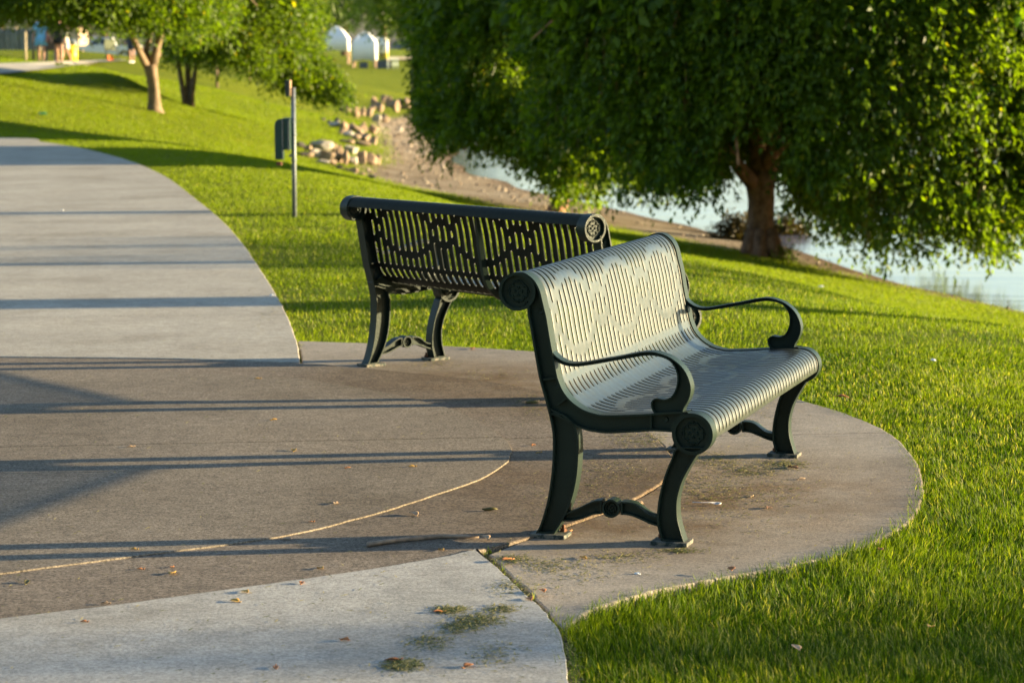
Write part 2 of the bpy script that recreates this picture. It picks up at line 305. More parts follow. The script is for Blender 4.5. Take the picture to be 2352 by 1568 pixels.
# ------------------------------------------------------------------ terrain mesh
sd = polydist(P_beach, XX.ravel(), YY.ravel()).reshape(XX.shape); inb = inpoly(P_beach, XX.ravel(), YY.ravel()).reshape(XX.shape)
sd = np.where(inb, sd, -sd)
def terrain_mat():
    m, nt, b = mat('ground_soil_and_sand'); L = nt.links
    at_ = N(nt, 'ShaderNodeAttribute', attribute_name='beach')
    n1 = noise(nt, .55, 6, .6); n2 = noise(nt, 9, 5, .65); n3 = noise(nt, 60, 3, .7)
    # turf thatch colours
    g1 = ramp(nt, [(.3, (.14,.19,.006)), (.55, (.20,.245,.007)), (.75, (.26,.28,.012))]); L.new(n1.outputs['Fac'], g1.inputs[0])
    g2 = ramp(nt, [(.3, (.7,.7,.7)), (.7, (1.2,1.2,1.2))]); L.new(n2.outputs['Fac'], g2.inputs[0])
    gm = N(nt, 'ShaderNodeMix', data_type='RGBA', blend_type='MULTIPLY', ins={0: 1.0}); L.new(g1.outputs[0], gm.inputs[6]); L.new(g2.outputs[0], gm.inputs[7])
    s1 = ramp(nt, [(.35, (.21,.155,.105)), (.5, (.34,.275,.205)), (.68, (.48,.41,.33))])
    nb = noise(nt, .9, 9, .75); L.new(nb.outputs['Fac'], s1.inputs[0])
    v = N(nt, 'ShaderNodeTexVoronoi', ins={'Scale': 9}); tc = N(nt, 'ShaderNodeTexCoord'); L.new(tc.outputs['Object'], v.inputs['Vector'])
    vr = ramp(nt, [(.12, (.45,.4,.36)), (.3, (1,1,1))]); L.new(v.outputs['Distance'], vr.inputs[0])
    smx = N(nt, 'ShaderNodeMix', data_type='RGBA', blend_type='MULTIPLY', ins={0: .8}); L.new(s1.outputs[0], smx.inputs[6]); L.new(vr.outputs[0], smx.inputs[7])
    # wet / weedy brown band at water edge
    geo = N(nt, 'ShaderNodeNewGeometry'); sx = N(nt, 'ShaderNodeSeparateXYZ'); L.new(geo.outputs['Position'], sx.inputs[0])
    wet = N(nt, 'ShaderNodeMapRange', ins={1: -2.0, 2: -1.88, 3: 1.0, 4: 0.0}); L.new(sx.outputs['Z'], wet.inputs[0])
    wm = N(nt, 'ShaderNodeMix', data_type='RGBA', blend_type='MULTIPLY'); L.new(wet.outputs[0], wm.inputs[0]); L.new(smx.outputs[2], wm.inputs[6]); wm.inputs[7].default_value = (.5,.42,.36,1)
    # ragged beach mask
    add = N(nt, 'ShaderNodeMath', op='MULTIPLY_ADD'); nm = noise(nt, 1.4, 6, .7); L.new(nm.outputs['Fac'], add.inputs[0]); add.inputs[1].default_value = 2.2; L.new(at_.outputs['Fac'], add.inputs[2])
    mk = N(nt, 'ShaderNodeMapRange', ins={1: .9, 2: 1.3, 3: 0.0, 4: 1.0}); L.new(add.outputs[0], mk.inputs[0])
    fm = N(nt, 'ShaderNodeMix', data_type='RGBA'); L.new(mk.outputs[0], fm.inputs[0]); L.new(gm.outputs[2], fm.inputs[6]); L.new(wm.outputs[2], fm.inputs[7])
    L.new(fm.outputs[2], b.inputs['Base Color']); b.inputs['Roughness'].default_value = .95; b.inputs['Specular IOR Level'].default_value = .1
    bp = N(nt, 'ShaderNodeBump', ins={'Strength': 1.0, 'Distance': .12}); ad = N(nt, 'ShaderNodeMath', op='ADD'); L.new(n2.outputs['Fac'], ad.inputs[0]); L.new(n3.outputs['Fac'], ad.inputs[1]); L.new(ad.outputs[0], bp.inputs['Height']); L.new(bp.outputs[0], b.inputs['Normal'])
    return m
nx, ny = len(GX), len(GY)
idx = np.arange(nx*ny).reshape(ny, nx)
F = np.stack([idx[:-1,:-1], idx[:-1,1:], idx[1:,1:], idx[1:,:-1]], -1).reshape(-1, 4)
o = from_np('ground', np.stack([XX, YY, ZZ], -1).reshape(-1,3), F, terrain_mat(), smooth=True, attrs={'beach': np.clip(sd.ravel(), -4, 4)})
tag(o, kind='structure')
# lake
def water_mat():
    m, nt, b = mat('lake_water'); L = nt.links
    b.inputs['Base Color'].default_value = (.14,.145,.22,1); b.inputs['Roughness'].default_value = .12; b.inputs['Specular IOR Level'].default_value = .5; b.inputs['IOR'].default_value = 1.33
    n = noise(nt, 1.1, 3, .55, mapping=(.35, 1.2, 1)); n2 = noise(nt, .09, 2, .5, mapping=(.4,1.8,1)); a = N(nt, 'ShaderNodeMath', op='MULTIPLY_ADD'); L.new(n2.outputs['Fac'], a.inputs[0]); a.inputs[1].default_value = 3.0; L.new(n.outputs['Fac'], a.inputs[2])
    bp = N(nt, 'ShaderNodeBump', ins={'Strength': .085, 'Distance': .16}); L.new(a.outputs[0], bp.inputs['Height']); L.new(bp.outputs[0], b.inputs['Normal']); return m
bm = bmesh.new(); vs = [bm.verts.new(p) for p in ((-30,-60,WL),(3000,-60,WL),(3000,4500,WL),(-30,4500,WL))]; bm.faces.new(vs)
tag(from_bm('lake_water', bm, water_mat()), kind='structure')
# far shore hills
bm = bmesh.new(); rows = []
for j in range(7):
    y = 1650+j*260; row = []
    for i in range(90):
        x = -1500+i*60; h = (-4 if j == 0 else 10+j*16+46*mn.fractal(Vector((x*.0016, y*.0016, 0)), .8, 2, 5)+8*mn.noise(Vector((x*.01,y*.01,3))))
        row.append(bm.verts.new((x, y, h)))
    rows.append(row)
for a, b in zip(rows, rows[1:]):
    for k in range(89): bm.faces.new((a[k], a[k+1], b[k+1], b[k]))
tag(from_bm('hills', bm, simple('hill_scrub', (.09,.085,.06), rough=1, var=.35, scale=.02), smooth=True), kind='structure')
# ------------------------------------------------------------------ paving slabs
def slab(name, P, z, m, th=.12, cuts=(), bev=.006):
    P = P+np.random.default_rng(len(P)).normal(size=P.shape)*.0016
    bm = bmesh.new(); f = bm.faces.new([bm.verts.new((p[0], p[1], z)) for p in P])
    if f.normal.z < 0: bmesh.ops.reverse_faces(bm, faces=[f])
    for a, b in cuts:
        d = Vector((b[0]-a[0], b[1]-a[1], 0)).normalized(); nrm = Vector((-d.y, d.x, 0)); c = Vector((a[0], a[1], z))
        for s in (-.0055, .0055):
            bmesh.ops.bisect_plane(bm, geom=bm.verts[:]+bm.edges[:]+bm.faces[:], plane_co=c+nrm*s, plane_no=nrm)
        kill = []
        for ff in bm.faces:
            cm = ff.calc_center_median(); dist = max(abs((v.co-c).dot(nrm)) for v in ff.verts)
            if dist < .0057: kill.append(ff)
        bmesh.ops.delete(bm, geom=kill, context='FACES')
    bm.normal_update()
    for ff in bm.faces:
        if ff.normal.z < 0: ff.normal_flip()
    top = bm.faces[:]
    r = bmesh.ops.extrude_face_region(bm, geom=top)
    bmesh.ops.translate(bm, vec=(0,0,-th), verts=[v for v in r['geom'] if isinstance(v, bmesh.types.BMVert)])
    bmesh.ops.recalc_face_normals(bm, faces=bm.faces[:])
    o = from_bm(name, bm, m); bevel(o, bev, 2, 60); tag(o, kind='structure'); return o
B1 = (0.0716, 7.7487, -0.3110); B2 = (0.386, 10.6512, 0.684)
def bpt(B, u, v): return (B[0]+u*cos(B[2])-v*sin(B[2]), B[1]+u*sin(B[2])+v*cos(B[2]))
st = [(*bpt(B1,.3,.9),1.25), (*bpt(B1,.3,.3),.8), (*bpt(B2,.2,.9),1.2), (*bpt(B1,-.5,.9),.9), (*bpt(B2,.1,.2),.9)]
M['c_far'] = concrete('pale_walk_concrete', (.33,.30,.255), (.39,.36,.31), agg=.22)
M['c_near'] = concrete('pale_near_concrete', (.31,.30,.28), (.40,.385,.36), agg=.25)
M['c_pad'] = concrete('bench_pad_concrete', (.26,.225,.185), (.33,.285,.235), stain=(.46,.31,.17), stainpos=st, agg=.28)
M['c_ring'] = concrete('brown_ring_concrete', (.155,.125,.098), (.19,.155,.122), stain=(.60,.46,.31), stainpos=st, agg=.5)
M['c_disc'] = concrete('brown_disc_concrete', (.160,.132,.102), (.195,.163,.128), agg=.5)
M['dirt'] = simple('joint_dirt', (.05,.038,.026), rough=1, var=.5, scale=50)
J = lambda a, b: (at(*a)[:2], at(*b)[:2])
slab('walkway_far', P_far, .014, M['c_far'], cuts=[J((-200,737),(655,727)), J((-200,523),(520,522)), J((-200,390),(400,392))])
slab('brown_ring', P_ring, .0075, M['c_ring'], cuts=[J((0,1033),(2040,993))])
slab('brown_disc', P_disc, .0125, M['c_disc'], th=.02, cuts=[J((0,1033),(2040,993))], bev=.002)
slab('walkway_near', P_near, .013, M['c_near'])
slab('bench_pad', P_pad, .0, M['c_pad'], cuts=[J((0,1033),(2040,993))], bev=.012)
# soil filling the joints below the slabs
bm = bmesh.new(); nn = 60; a_ = CG(joint_l, .05); b_ = CG(joint_s, .05); 
ia = np.linspace(0, len(a_)-1, nn).astype(int); ib = np.linspace(0, len(b_)-1, nn).astype(int)
ra = [bm.verts.new((a_[i][0]-.02, a_[i][1], -.012)) for i in ia]; rb = [bm.verts.new((b_[i][0]+.02, b_[i][1], -.016)) for i in ib]
for k in range(nn-1): bm.faces.new((ra[k+1], rb[k+1], rb[k], ra[k]))
tag(from_bm('joint_soil', bm, M['dirt']), kind='structure')
# far path on the hill
def drape(name, L, m, dz=.05, step=3.0, kind='structure'):
    P = np.array([hit(x, y)[:2] for x, y in L]); return P
fp_up = [hit(x, y, 60) for x, y in [(-160,149),(-60,149),(0,150),(60,148),(120,146),(180,143),(230,141.5),(290,140.5)]]
fp_dn = [hit(x, y, 60) for x, y in [(-160,184),(-60,178),(0,174),(60,168),(120,161),(180,152),(230,146),(290,142)]]
bm = bmesh.new(); rr = []
for a, b in zip(fp_up, fp_dn):
    rr.append([bm.verts.new((a[0]*(1-t)+b[0]*t, a[1]*(1-t)+b[1]*t, float(H(a[0]*(1-t)+b[0]*t, a[1]*(1-t)+b[1]*t))+.06)) for t in np.linspace(0,1,9)])
for a, b in zip(rr, rr[1:]):
    for k in range(8): bm.faces.new((a[k], b[k], b[k+1], a[k+1]))
tag(from_bm('path', bm, M['c_far'], smooth=True), kind='structure')
# ------------------------------------------------------------------ grass blades
def vnoise(x, y, s, seed=0):
    """cheap smooth value noise"""
    g = np.random.default_rng(seed).random((257,257)); u = (x*s) % 256; v = (y*s) % 256; i = u.astype(int); j = v.astype(int); fu = u-i; fv = v-j
    fu = fu*fu*(3-2*fu); fv = fv*fv*(3-2*fv)
    return (g[j,i]*(1-fu)+g[j,i+1]*fu)*(1-fv)+(g[j+1,i]*(1-fu)+g[j+1,i+1]*fu)*fv
P_joint = np.vstack([CG(joint_l), CG(joint_s)[::-1]])
P_in = np.vstack([G([(-900,300)]), G([(0,330),(420,480),(600,690),(660,825),(760,810),(1220,830),(1600,880),(1820,950),(2010,1020),(2080,1110),(2050,1180),(1780,1270),(1480,1335),(1380,1362),(1290,1392),(1250,1400),(1270,1470),(1286,1568),(1296,1760)]), G([(-900,1760)])])
def blades(name, n_target, y0, y1, dens0, powr, wfun, hfun, seg2, xw=(.25, 2.0)):
    # sample ground positions with density falling with distance
    yy = np.linspace(y0, y1, 4000); pdf = dens0*np.minimum(1, (7/yy))**powr*2*(xw[0]*yy+xw[1]); cdf = np.cumsum(pdf)*(yy[1]-yy[0]); n = int(cdf[-1])
    y = np.interp(rng.random(n)*cdf[-1], cdf, yy); x = (rng.random(n)*2-1)*(xw[0]*y+xw[1])
    nz_ = vnoise(x, y, 1.9, 1)*.6+vnoise(x, y, 6.5, 2)*.4
    inside = paved(x, y); keep = ~inside & ~(inpoly(P_joint, x, y) & (rng.random(n) < .93)); nr_ = inside & (y < 16); ed = np.full(n, 9.0)
    for P in PAVED: ed[nr_] = np.minimum(ed[nr_], polydist(P[::2], x[nr_], y[nr_]))
    for P in (P_pad, P_near): ed[nr_] = np.maximum(ed[nr_], 0)
    outer = nr_ & (ed < .05*rng.random(n)**1.8+.02*(vnoise(x, y, 2.2, 33)-.35)) & ~inpoly(P_in, x, y); keep |= outer
    ib_ = inpoly(P_beach, x, y); d = np.full(n, 9.0); nb = ib_ | (np.abs(H(x,y)+1.6) < .5)
    d[nb] = polydist(P_beach, x[nb], y[nb])
    keep &= ~(ib_ & (d > rng.random(n)**2*.8)); keep &= ~(~ib_ & (d < .3) & (rng.random(n) < .3))
    keep &= rng.random(n) < .30+1.0*nz_
    fpm = (y > 60) & inpoly(np.array([p[:2] for p in fp_up]+[p[:2] for p in fp_dn[::-1]]), x, y); keep &= ~fpm
    x, y, nz_ = x[keep], y[keep], nz_[keep]; n = len(x); z = H(x, y)
    # a verge of taller blades along the paving
    vd = np.full(n, 9.0); nr = (y < 14)
    for P in (P_pad, P_near): vd[nr] = np.minimum(vd[nr], polydist(P[::2], x[nr], y[nr]))
    h = hfun(y)*(.55+.65*rng.random(n))*(.75+.5*nz_)*(1+np.where(y < 8.2, .4, .2)*np.exp(-vd/.2)); wd = wfun(y)*(.7+.6*rng.random(n))
    az = rng.random(n)*tau; lean = (.12+.85*rng.random(n)**1.2); la = tau*vnoise(x, y, 1.6, 44)*1.5+rng.normal(size=n)*1.3
    lx, ly = np.cos(la)*lean*h, np.sin(la)*lean*h
    dx, dy = np.cos(az)*wd/2, np.sin(az)*wd/2; hz = h*np.sqrt(1-np.minimum(lean,.95)**2*.7)
    rn = np.clip(.02+.80*rng.random(n)**1.3+.50*(vnoise(x,y,.8,5)-.5)+.45*(nz_-.5)+.3*(vnoise(x,y,4.0,15)-.5), 0, .92); dry = rng.random(n) < .045+.09*(vnoise(x,y,1.1,9) > .62); rn[dry] = .97+.03*rng.random(dry.sum())
    if not seg2:
        f_ = np.clip((y-14)/22, 0, 1); rn = np.where(dry & (rng.random(n) < f_*.8), .8, rn); rn = rn*(1-.62*f_)+.90*.62*f_*np.where(rn > .95, 1.08, 1)
    if seg2:
        V = np.empty((n,5,3)); V[:,0] = np.stack([x-dx,y-dy,z-.01],-1); V[:,1] = np.stack([x+dx,y+dy,z-.01],-1)
        V[:,2] = np.stack([x+lx*.35-dx*.8,y+ly*.35-dy*.8,z+hz*.58],-1); V[:,3] = np.stack([x+lx*.35+dx*.8,y+ly*.35+dy*.8,z+hz*.58],-1); V[:,4] = np.stack([x+lx,y+ly,z+hz],-1)
        b = np.arange(n)[:,None]*5; F = np.concatenate([b+[0,1,3],b+[0,3,2],b+[2,3,4]]); k = 5
    else:
        V = np.empty((n,3,3)); V[:,0] = np.stack([x-dx,y-dy,z-.01],-1); V[:,1] = np.stack([x+dx,y+dy,z-.01],-1); V[:,2] = np.stack([x+lx,y+ly,z+hz],-1)
        F = np.arange(n*3).reshape(n,3); k = 3
    o = from_np(name, V.reshape(-1,3), F, M['grass'], attrs={'rnd': np.repeat(rn, k)})
    tag(o, kind='stuff'); print(name, n); return o
g1 = blades('grass', 0, 4.6, 13.0, 20000, 1.5, lambda y: .0027*(y/7)**.9, lambda y: .039-.0013*(y-5), True, (.225,.5))
tag(g1, 'short green lawn blades around the bench pad', 'grass')
g2 = blades('grass', 0, 13.0, 105.0, 11000, 1.75, lambda y: .0036*(y/7)**1.0, lambda y: .029+.0004*(y-13), False, (.235,1.0))
tag(g2, 'mown lawn running back to the trees and down to the beach', 'grass')
# ------------------------------------------------------------------ bench
back_out = [(-.0150,.7500),(-.0138,.7228),(-.0074,.6944),(.0011,.6471),(.0116,.5901),(.0202,.5427),(.0292,.5048),(.0376,.4764),(.0461,.448),(.0576,.4054)]
rleg_out = [(.0560,.412),(.0652,.3722),(.0702,.3388),(.0713,.2951),(.0689,.2348),(.063,.1814),(.0532,.1229),(.0383,.0688),(.0258,.034),(.0130,.0125)]
rleg_in = [(.1047,.4076),(.1345,.385),(.1493,.3637),(.1560,.334),(.1579,.3019),(.1571,.2635),(.1533,.2153),(.145,.1667),(.1328,.1226),(.118,.0856),(.1007,.0531),(.0833,.0254),(.0755,.0125)]
seat_top = [(.0378,.7627),(.0496,.7154),(.0596,.6587),(.0686,.6114),(.0746,.583),(.0821,.5452),(.0896,.5169),(.1045,.4841),(.1244,.4587),(.1491,.4383),(.1787,.4229),(.218,.4128),(.2474,.4108),(.3157,.4149),(.3933,.4218),(.4511,.4292),(.5005,.4322),(.5231,.4290)]
rail_bot = [(.0576,.4054),(.080,.4000),(.1047,.390),(.1345,.375),(.1493,.3666),(.1691,.3618),(.1888,.3565),(.2183,.3532),(.2477,.3513),(.2917,.3544),(.3646,.3617),(.413,.3659),(.4685,.3653)]
shoulder = [(-.049,.8600),(-.026,.8592),(-.004,.847),(.013,.830),(.0262,.806),(.0325,.785),(.0378,.7627)]
fleg_l = [(.492,.320),(.4737,.3080),(.4643,.2794),(.4501,.2455),(.4383,.2116),(.4289,.173),(.4219,.1345),(.4188,.0962),(.42,.0628),(.426,.0393),(.434,.0125)]
fleg_r = [(.5766,.3211),(.5506,.2981),(.5317,.2688),(.5152,.2395),(.501,.2103),(.4916,.1813),(.4847,.1477),(.484,.1143),(.4866,.0859),(.4936,.0578),(.5025,.0297),(.5089,.0125)]
arm_out = [(.060,.622),(.0660,.6120),(.0736,.6011),(.0845,.5906),(.1043,.5794),(.129,.5733),(.1585,.5744),(.1928,.5805),(.2417,.591),(.2904,.6009),(.3388,.6122),(.3726,.6182),(.4016,.6193),(.4305,.6133),(.4594,.6027),(.4883,.5827),(.5076,.5601),(.5198,.5348),(.5257,.5115),(.524,.488),(.5156,.4641),(.5038,.4448),(.4991,.4285)]
arm_in = [(.0740,.580),(.0944,.5700),(.1191,.5633),(.1487,.5621),(.1782,.5661),(.2173,.5734),(.2661,.5838),(.3147,.5937),(.3631,.6036),(.392,.6070),(.4161,.6055),(.4426,.5987),(.4619,.5864),(.474,.5681),(.4804,.5472),(.4806,.5237),(.4746,.5),(.4651,.4831),(.4532,.4731),(.4388,.4692),(.4267,.4706),(.4147,.4719),(.4036,.4676),(.3969,.4588),(.396,.447),(.399,.4353),(.4078,.4210)]
str_l = ([(.105,.078),(.1205,.0872),(.1502,.0995),(.1798,.1157),(.2094,.1295),(.234,.1333)], [(.095,.0578),(.1206,.0567),(.1503,.0619),(.18,.0724),(.2096,.0847),(.2342,.0876)])
str_r = ([(.2978,.1321),(.3271,.1314),(.3516,.1233),(.376,.1056),(.3955,.0948),(.4260,.0895)], [(.298,.089),(.3127,.0899),(.3371,.0865),(.3665,.0763),(.3957,.0652),(.4260,.0575)])
BLEN = 1.80; HW = .0275
def loop(*segs, step=.006):
    out = []
    for s in segs:
        c = catmull(s, step)
        if out and np.linalg.norm(c[0]-out[-1]) < .0015: c = c[1:]
        out += list(c)
    if np.linalg.norm(out[0]-out[-1]) < .0015: out = out[:-1]
    return np.array(out)
def casting(bm, P, hw=HW, web=.005, t=.006):
    """cast piece seen in profile P (u,z closed): thin web plate with a raised flange following its outline"""
    P = np.asarray(P); n = len(P)
    if sum(P[i][0]*P[(i+1)%n][1]-P[(i+1)%n][0]*P[i][1] for i in range(n)) < 0: P = P[::-1]
    d1 = P-np.roll(P,1,0); d2 = np.roll(P,-1,0)-P
    d1 /= np.linalg.norm(d1,axis=1)[:,None]+1e-9; d2 /= np.linalg.norm(d2,axis=1)[:,None]+1e-9
    nr = np.stack([-(d1+d2)[:,1], (d1+d2)[:,0]],-1); nr /= np.linalg.norm(nr,axis=1)[:,None]+1e-9
    c = np.clip((nr*np.stack([-d1[:,1], d1[:,0]],-1)).sum(1), .6, 1); Q = P+nr*(t/c)[:,None]
    R_ = {}
    for key, src, v in (('o-',P,-hw),('o+',P,hw),('i-',Q,-hw),('i+',Q,hw),('w-',Q,-web),('w+',Q,web)):
        R_[key] = [bm.verts.new((p[0], v, p[1])) for p in src]
    def strip(a, b):
        for i in range(n):
            j = (i+1)%n; bm.faces.new((a[i], a[j], b[j], b[i]))
    strip(R_['o-'], R_['o+']); strip(R_['i-'], R_['o-']); strip(R_['w-'], R_['i-']); strip(R_['o+'], R_['i+']); strip(R_['i+'], R_['w+'])
    S = P+nr*(.4*t); tris = tessellate_polygon([[Vector((p[0], p[1], 0)) for p in S]])
    for sg in (-1, 1):
        vv = [bm.verts.new((p[0], sg*web, p[1])) for p in S]
        for tr in tris:
            try: bm.faces.new([vv[i] for i in (tr if sg > 0 else tr[::-1])])
            except ValueError: pass
def ring_disc(bm, cu, cz, r, hw, web, t, n=48):
    casting(bm, [(cu+r*cos(tau*k/n), cz+r*sin(tau*k/n)) for k in range(n)], hw, web, t)
def finish(name, bm, parent, m=None, bw=.0016):
    bmesh.ops.recalc_face_normals(bm, faces=bm.faces[:])
    o = from_bm(name, bm, m or M['frame'], parent, smooth=True); bevel(o, bw, 2, 40)
    wn = o.modifiers.new('wn', 'WEIGHTED_NORMAL'); wn.keep_sharp = True; return o
def blob(bm, cu, cz, v, ru, rz, h, ang=0, n=10):
    """low rounded relief bump on a medallion face; v face position, h height (signed)"""
    rings = []
    for f, hh in ((1,0),(.85,.6),(.5,.95)):
        rings.append([bm.verts.new((cu+cos(ang)*ru*f*cos(tau*k/n)-sin(ang)*rz*f*sin(tau*k/n), v+h*hh, cz+sin(ang)*ru*f*cos(tau*k/n)+cos(ang)*rz*f*sin(tau*k/n))) for k in range(n)])
    for a, b in zip(rings, rings[1:]):
        for k in range(n): bm.faces.new((a[k], a[(k+1)%n], b[(k+1)%n], b[k]))
    bm.faces.new(rings[-1])
def medallion(parent, cu, cz, r, web):
    bm = bmesh.new(); lo, hi = ([bm.verts.new((cu+r*.97*cos(tau*k/32), s*(web+.0002), cz+r*.97*sin(tau*k/32))) for k in range(32)] for s in (-1, 1))
    for k in range(32): bm.faces.new((lo[k], lo[(k+1)%32], hi[(k+1)%32], hi[k]))
    bm.faces.new(lo[::-1]); bm.faces.new(hi)
    for s in (-1, 1):
        v = s*web; h = s*.0055; k = r/.05
        def hb(rad, ang, size):       # heart: two lobes and a point towards the middle
            for da, dr, rr in ((-.42,0.16,.52),(.42,.16,.52)):
                blob(bm, cu+cos(ang)*(rad+size*dr)+cos(ang+pi/2)*size*da, cz+sin(ang)*(rad+size*dr)+sin(ang+pi/2)*size*da, v, size*rr, size*rr, h)
            blob(bm, cu+cos(ang)*(rad-size*.35), cz+sin(ang)*(rad-size*.35), v, size*.6, size*.36, h, ang)
        for q in range(4):
            hb(.0115*k, q*pi/2+pi/2, .0068*k); hb(.0350*k, q*pi/2+pi/2, .0050*k)
            for s2 in (-1, 1):        # paired curls filling the diagonals
                a0 = q*pi/2+pi/4+s2*.33
                for i in range(6):
                    th = a0+s2*(-.30+.14*i); rr_ = (.0285+.0045*sin(i/5*pi))*k
                    blob(bm, cu+cos(th)*rr_, cz+sin(th)*rr_, v, .0036*k, .0036*k, h, 0, 8)
                blob(bm, cu+cos(a0-s2*.28)*.0245*k, cz+sin(a0-s2*.28)*.0245*k, v, .004*k, .004*k, h)
    return finish('medallion', bm, parent, bw=.0002)
C1 = (-.0491,.7977,.0620); C2 = (.5328,.3625,.0667)
def seat_profile():
    L = []
    for a in np.linspace(168, 92, 16): L.append((C1[0]+.0585*cos(R(a)), C1[1]+.0585*sin(R(a))))
    L += [(p[0]-.0045, p[1]-.0035) for p in shoulder[1:-1]]
    L += [(p[0]-.0045, p[1]-.001) for p in seat_top[:8]] + [(p[0]-.003, p[1]-.003) for p in seat_top[8:11]] + [(p[0], p[1]-.003) for p in seat_top[11:15]] + [(.4511,.4255),(.4950,.4275)]
    for a in np.linspace(84, -20, 24): L.append((C2[0]+.0625*cos(R(a)), C2[1]+.0640*sin(R(a))))
    c = catmull(L, .002)
    for _ in range(14): c[1:-1] = .25*c[:-2]+.5*c[1:-1]+.25*c[2:]
    s = np.r_[0, np.cumsum(np.linalg.norm(np.diff(c,axis=0),axis=1))]
    n = int(s[-1]/.0045); t = np.linspace(0, s[-1], n); return np.stack([np.interp(t,s,c[:,0]), np.interp(t,s,c[:,1])],-1)
SP = seat_profile(); SN = len(SP)
tg = np.gradient(SP, axis=0); tg /= np.linalg.norm(tg,axis=1)[:,None]; SNRM = np.stack([-tg[:,1], tg[:,0]],-1)   # upper/front side
i_crest = int(np.argmax(SP[:,1])); i_bend = int(np.argmin(np.abs(SP[:,0]-.150)+(SP[:,1]>.6)*9)); i_nose = int(np.argmin(np.hypot(SP[:,0]-(C2[0]+.0625*cos(R(-6))), SP[:,1]-(C2[1]+.064*sin(R(-6))))))
def iz(z): k = np.arange(i_crest, i_bend+1); return int(k[np.argmin(np.abs(SP[k,1]-z))])
def iu(u): k = np.arange(i_bend-8, SN); k = k[SP[k,1] > .39]; return int(k[np.argmin(np.abs(SP[k,0]-u))])
T1 = [.838,.834,.819,.793,.752,.776]; T2a = [.816,.807,.788,.759,.717,.742]; T2b = [.596,.600,.620,.648,.685,.663]; T3 = [.561,.570,.587,.612,.651,.629]
U5 = [.205,.210,.222,.242,.278,.262]; U6a = [.232,.237,.249,.269,.312,.290]; U6b = [.432,.427,.412,.388,.345,.366]; U7 = [.458,.453,.438,.414,.374,.395]
NCOL = 36; PITCHV = .049; V0 = BLEN/2-PITCHV*(NCOL-1)/2
def slots(c):
    d = int(min(abs(c-x) for x in (5.5, 17.5, 29.5)))
    return [(i_crest-3, iz(T1[d])), (iz(T2a[d]), iz(T2b[d])), (iz(T3[d]), iz(.522)), (iz(.503), iz(.458)), (iu(.163), iu(U5[d])), (iu(U6a[d]), iu(U6b[d])), (iu(U7[d]), i_nose)]
def make_sheet(parent):
    sw = .0072
    vs = [HW*.6]; kinds = []
    for c in range(NCOL):
        v = V0+c*PITCHV; vs += [v-PITCHV*.30, v-sw-.0030, v-sw, v-sw*.5, v+sw*.5, v+sw, v+sw+.0030]; 
    vs.append(BLEN-HW*.6); vs = np.array(vs)
    open_ = np.zeros((SN-1, len(vs)-1), bool)
    for c in range(NCOL):
        j0 = 1+7*c+2
        for a, b in slots(c):
            if b <= a: continue
            open_[a:b, j0:j0+3] = True
            open_[a, j0] = open_[a, j0+2] = open_[b-1, j0] = open_[b-1, j0+2] = False
    # rolled slot lips: the sheet dips beside every slot, and only faintly along the solid stretches between slots
    low = np.zeros((SN, len(vs)))
    for c in range(NCOL):
        j0 = 1+7*c+2; o_ = open_[:,j0+1].astype(float); o_ = np.r_[o_[:1], o_]; k_ = np.array([.25,.5,.25])
        for _ in range(2): o_ = np.convolve(np.pad(o_,1,'edge'), k_, 'valid')
        low[:,j0:j0+4] = (.0001+.0008*o_)[:,None]
    P3 = np.empty((SN, len(vs), 3)); P3[...,0] = SP[:,:1]-SNRM[:,:1]*low; P3[...,1] = vs[None]; P3[...,2] = SP[:,1:]-SNRM[:,1:]*low
    nv = len(vs); id_ = np.arange(SN*nv).reshape(SN, nv)
    def part(name, r0, r1):
        Fs = np.stack([id_[r0:r1,:-1], id_[r0+1:r1+1,:-1], id_[r0+1:r1+1,1:], id_[r0:r1,1:]],-1)[~open_[r0:r1]]
        used, inv = np.unique(Fs.ravel(), return_inverse=True)
        o = from_np(name, P3.reshape(-1,3)[used], inv.reshape(-1,4), M['sheet'], parent, smooth=True)
        o.data.materials.append(M['sheet_shaded'])
        row = np.repeat(np.arange(r0, r1)[:,None], id_.shape[1]-1, 1)[~open_[r0:r1]]; o.data.polygons.foreach_set('material_index', (row < i_crest-2).astype(np.int32))  # rows behind the roll crest get the painted-in shade too
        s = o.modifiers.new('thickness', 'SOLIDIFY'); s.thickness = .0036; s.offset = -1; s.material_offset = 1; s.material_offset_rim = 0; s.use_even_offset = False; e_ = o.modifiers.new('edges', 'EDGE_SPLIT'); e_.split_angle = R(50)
        return o
    # face winding: u,v order gives normal on the sitting side
    mid = iz(.512)
    return part('backrest', 0, mid), part('seat', mid, SN-1)
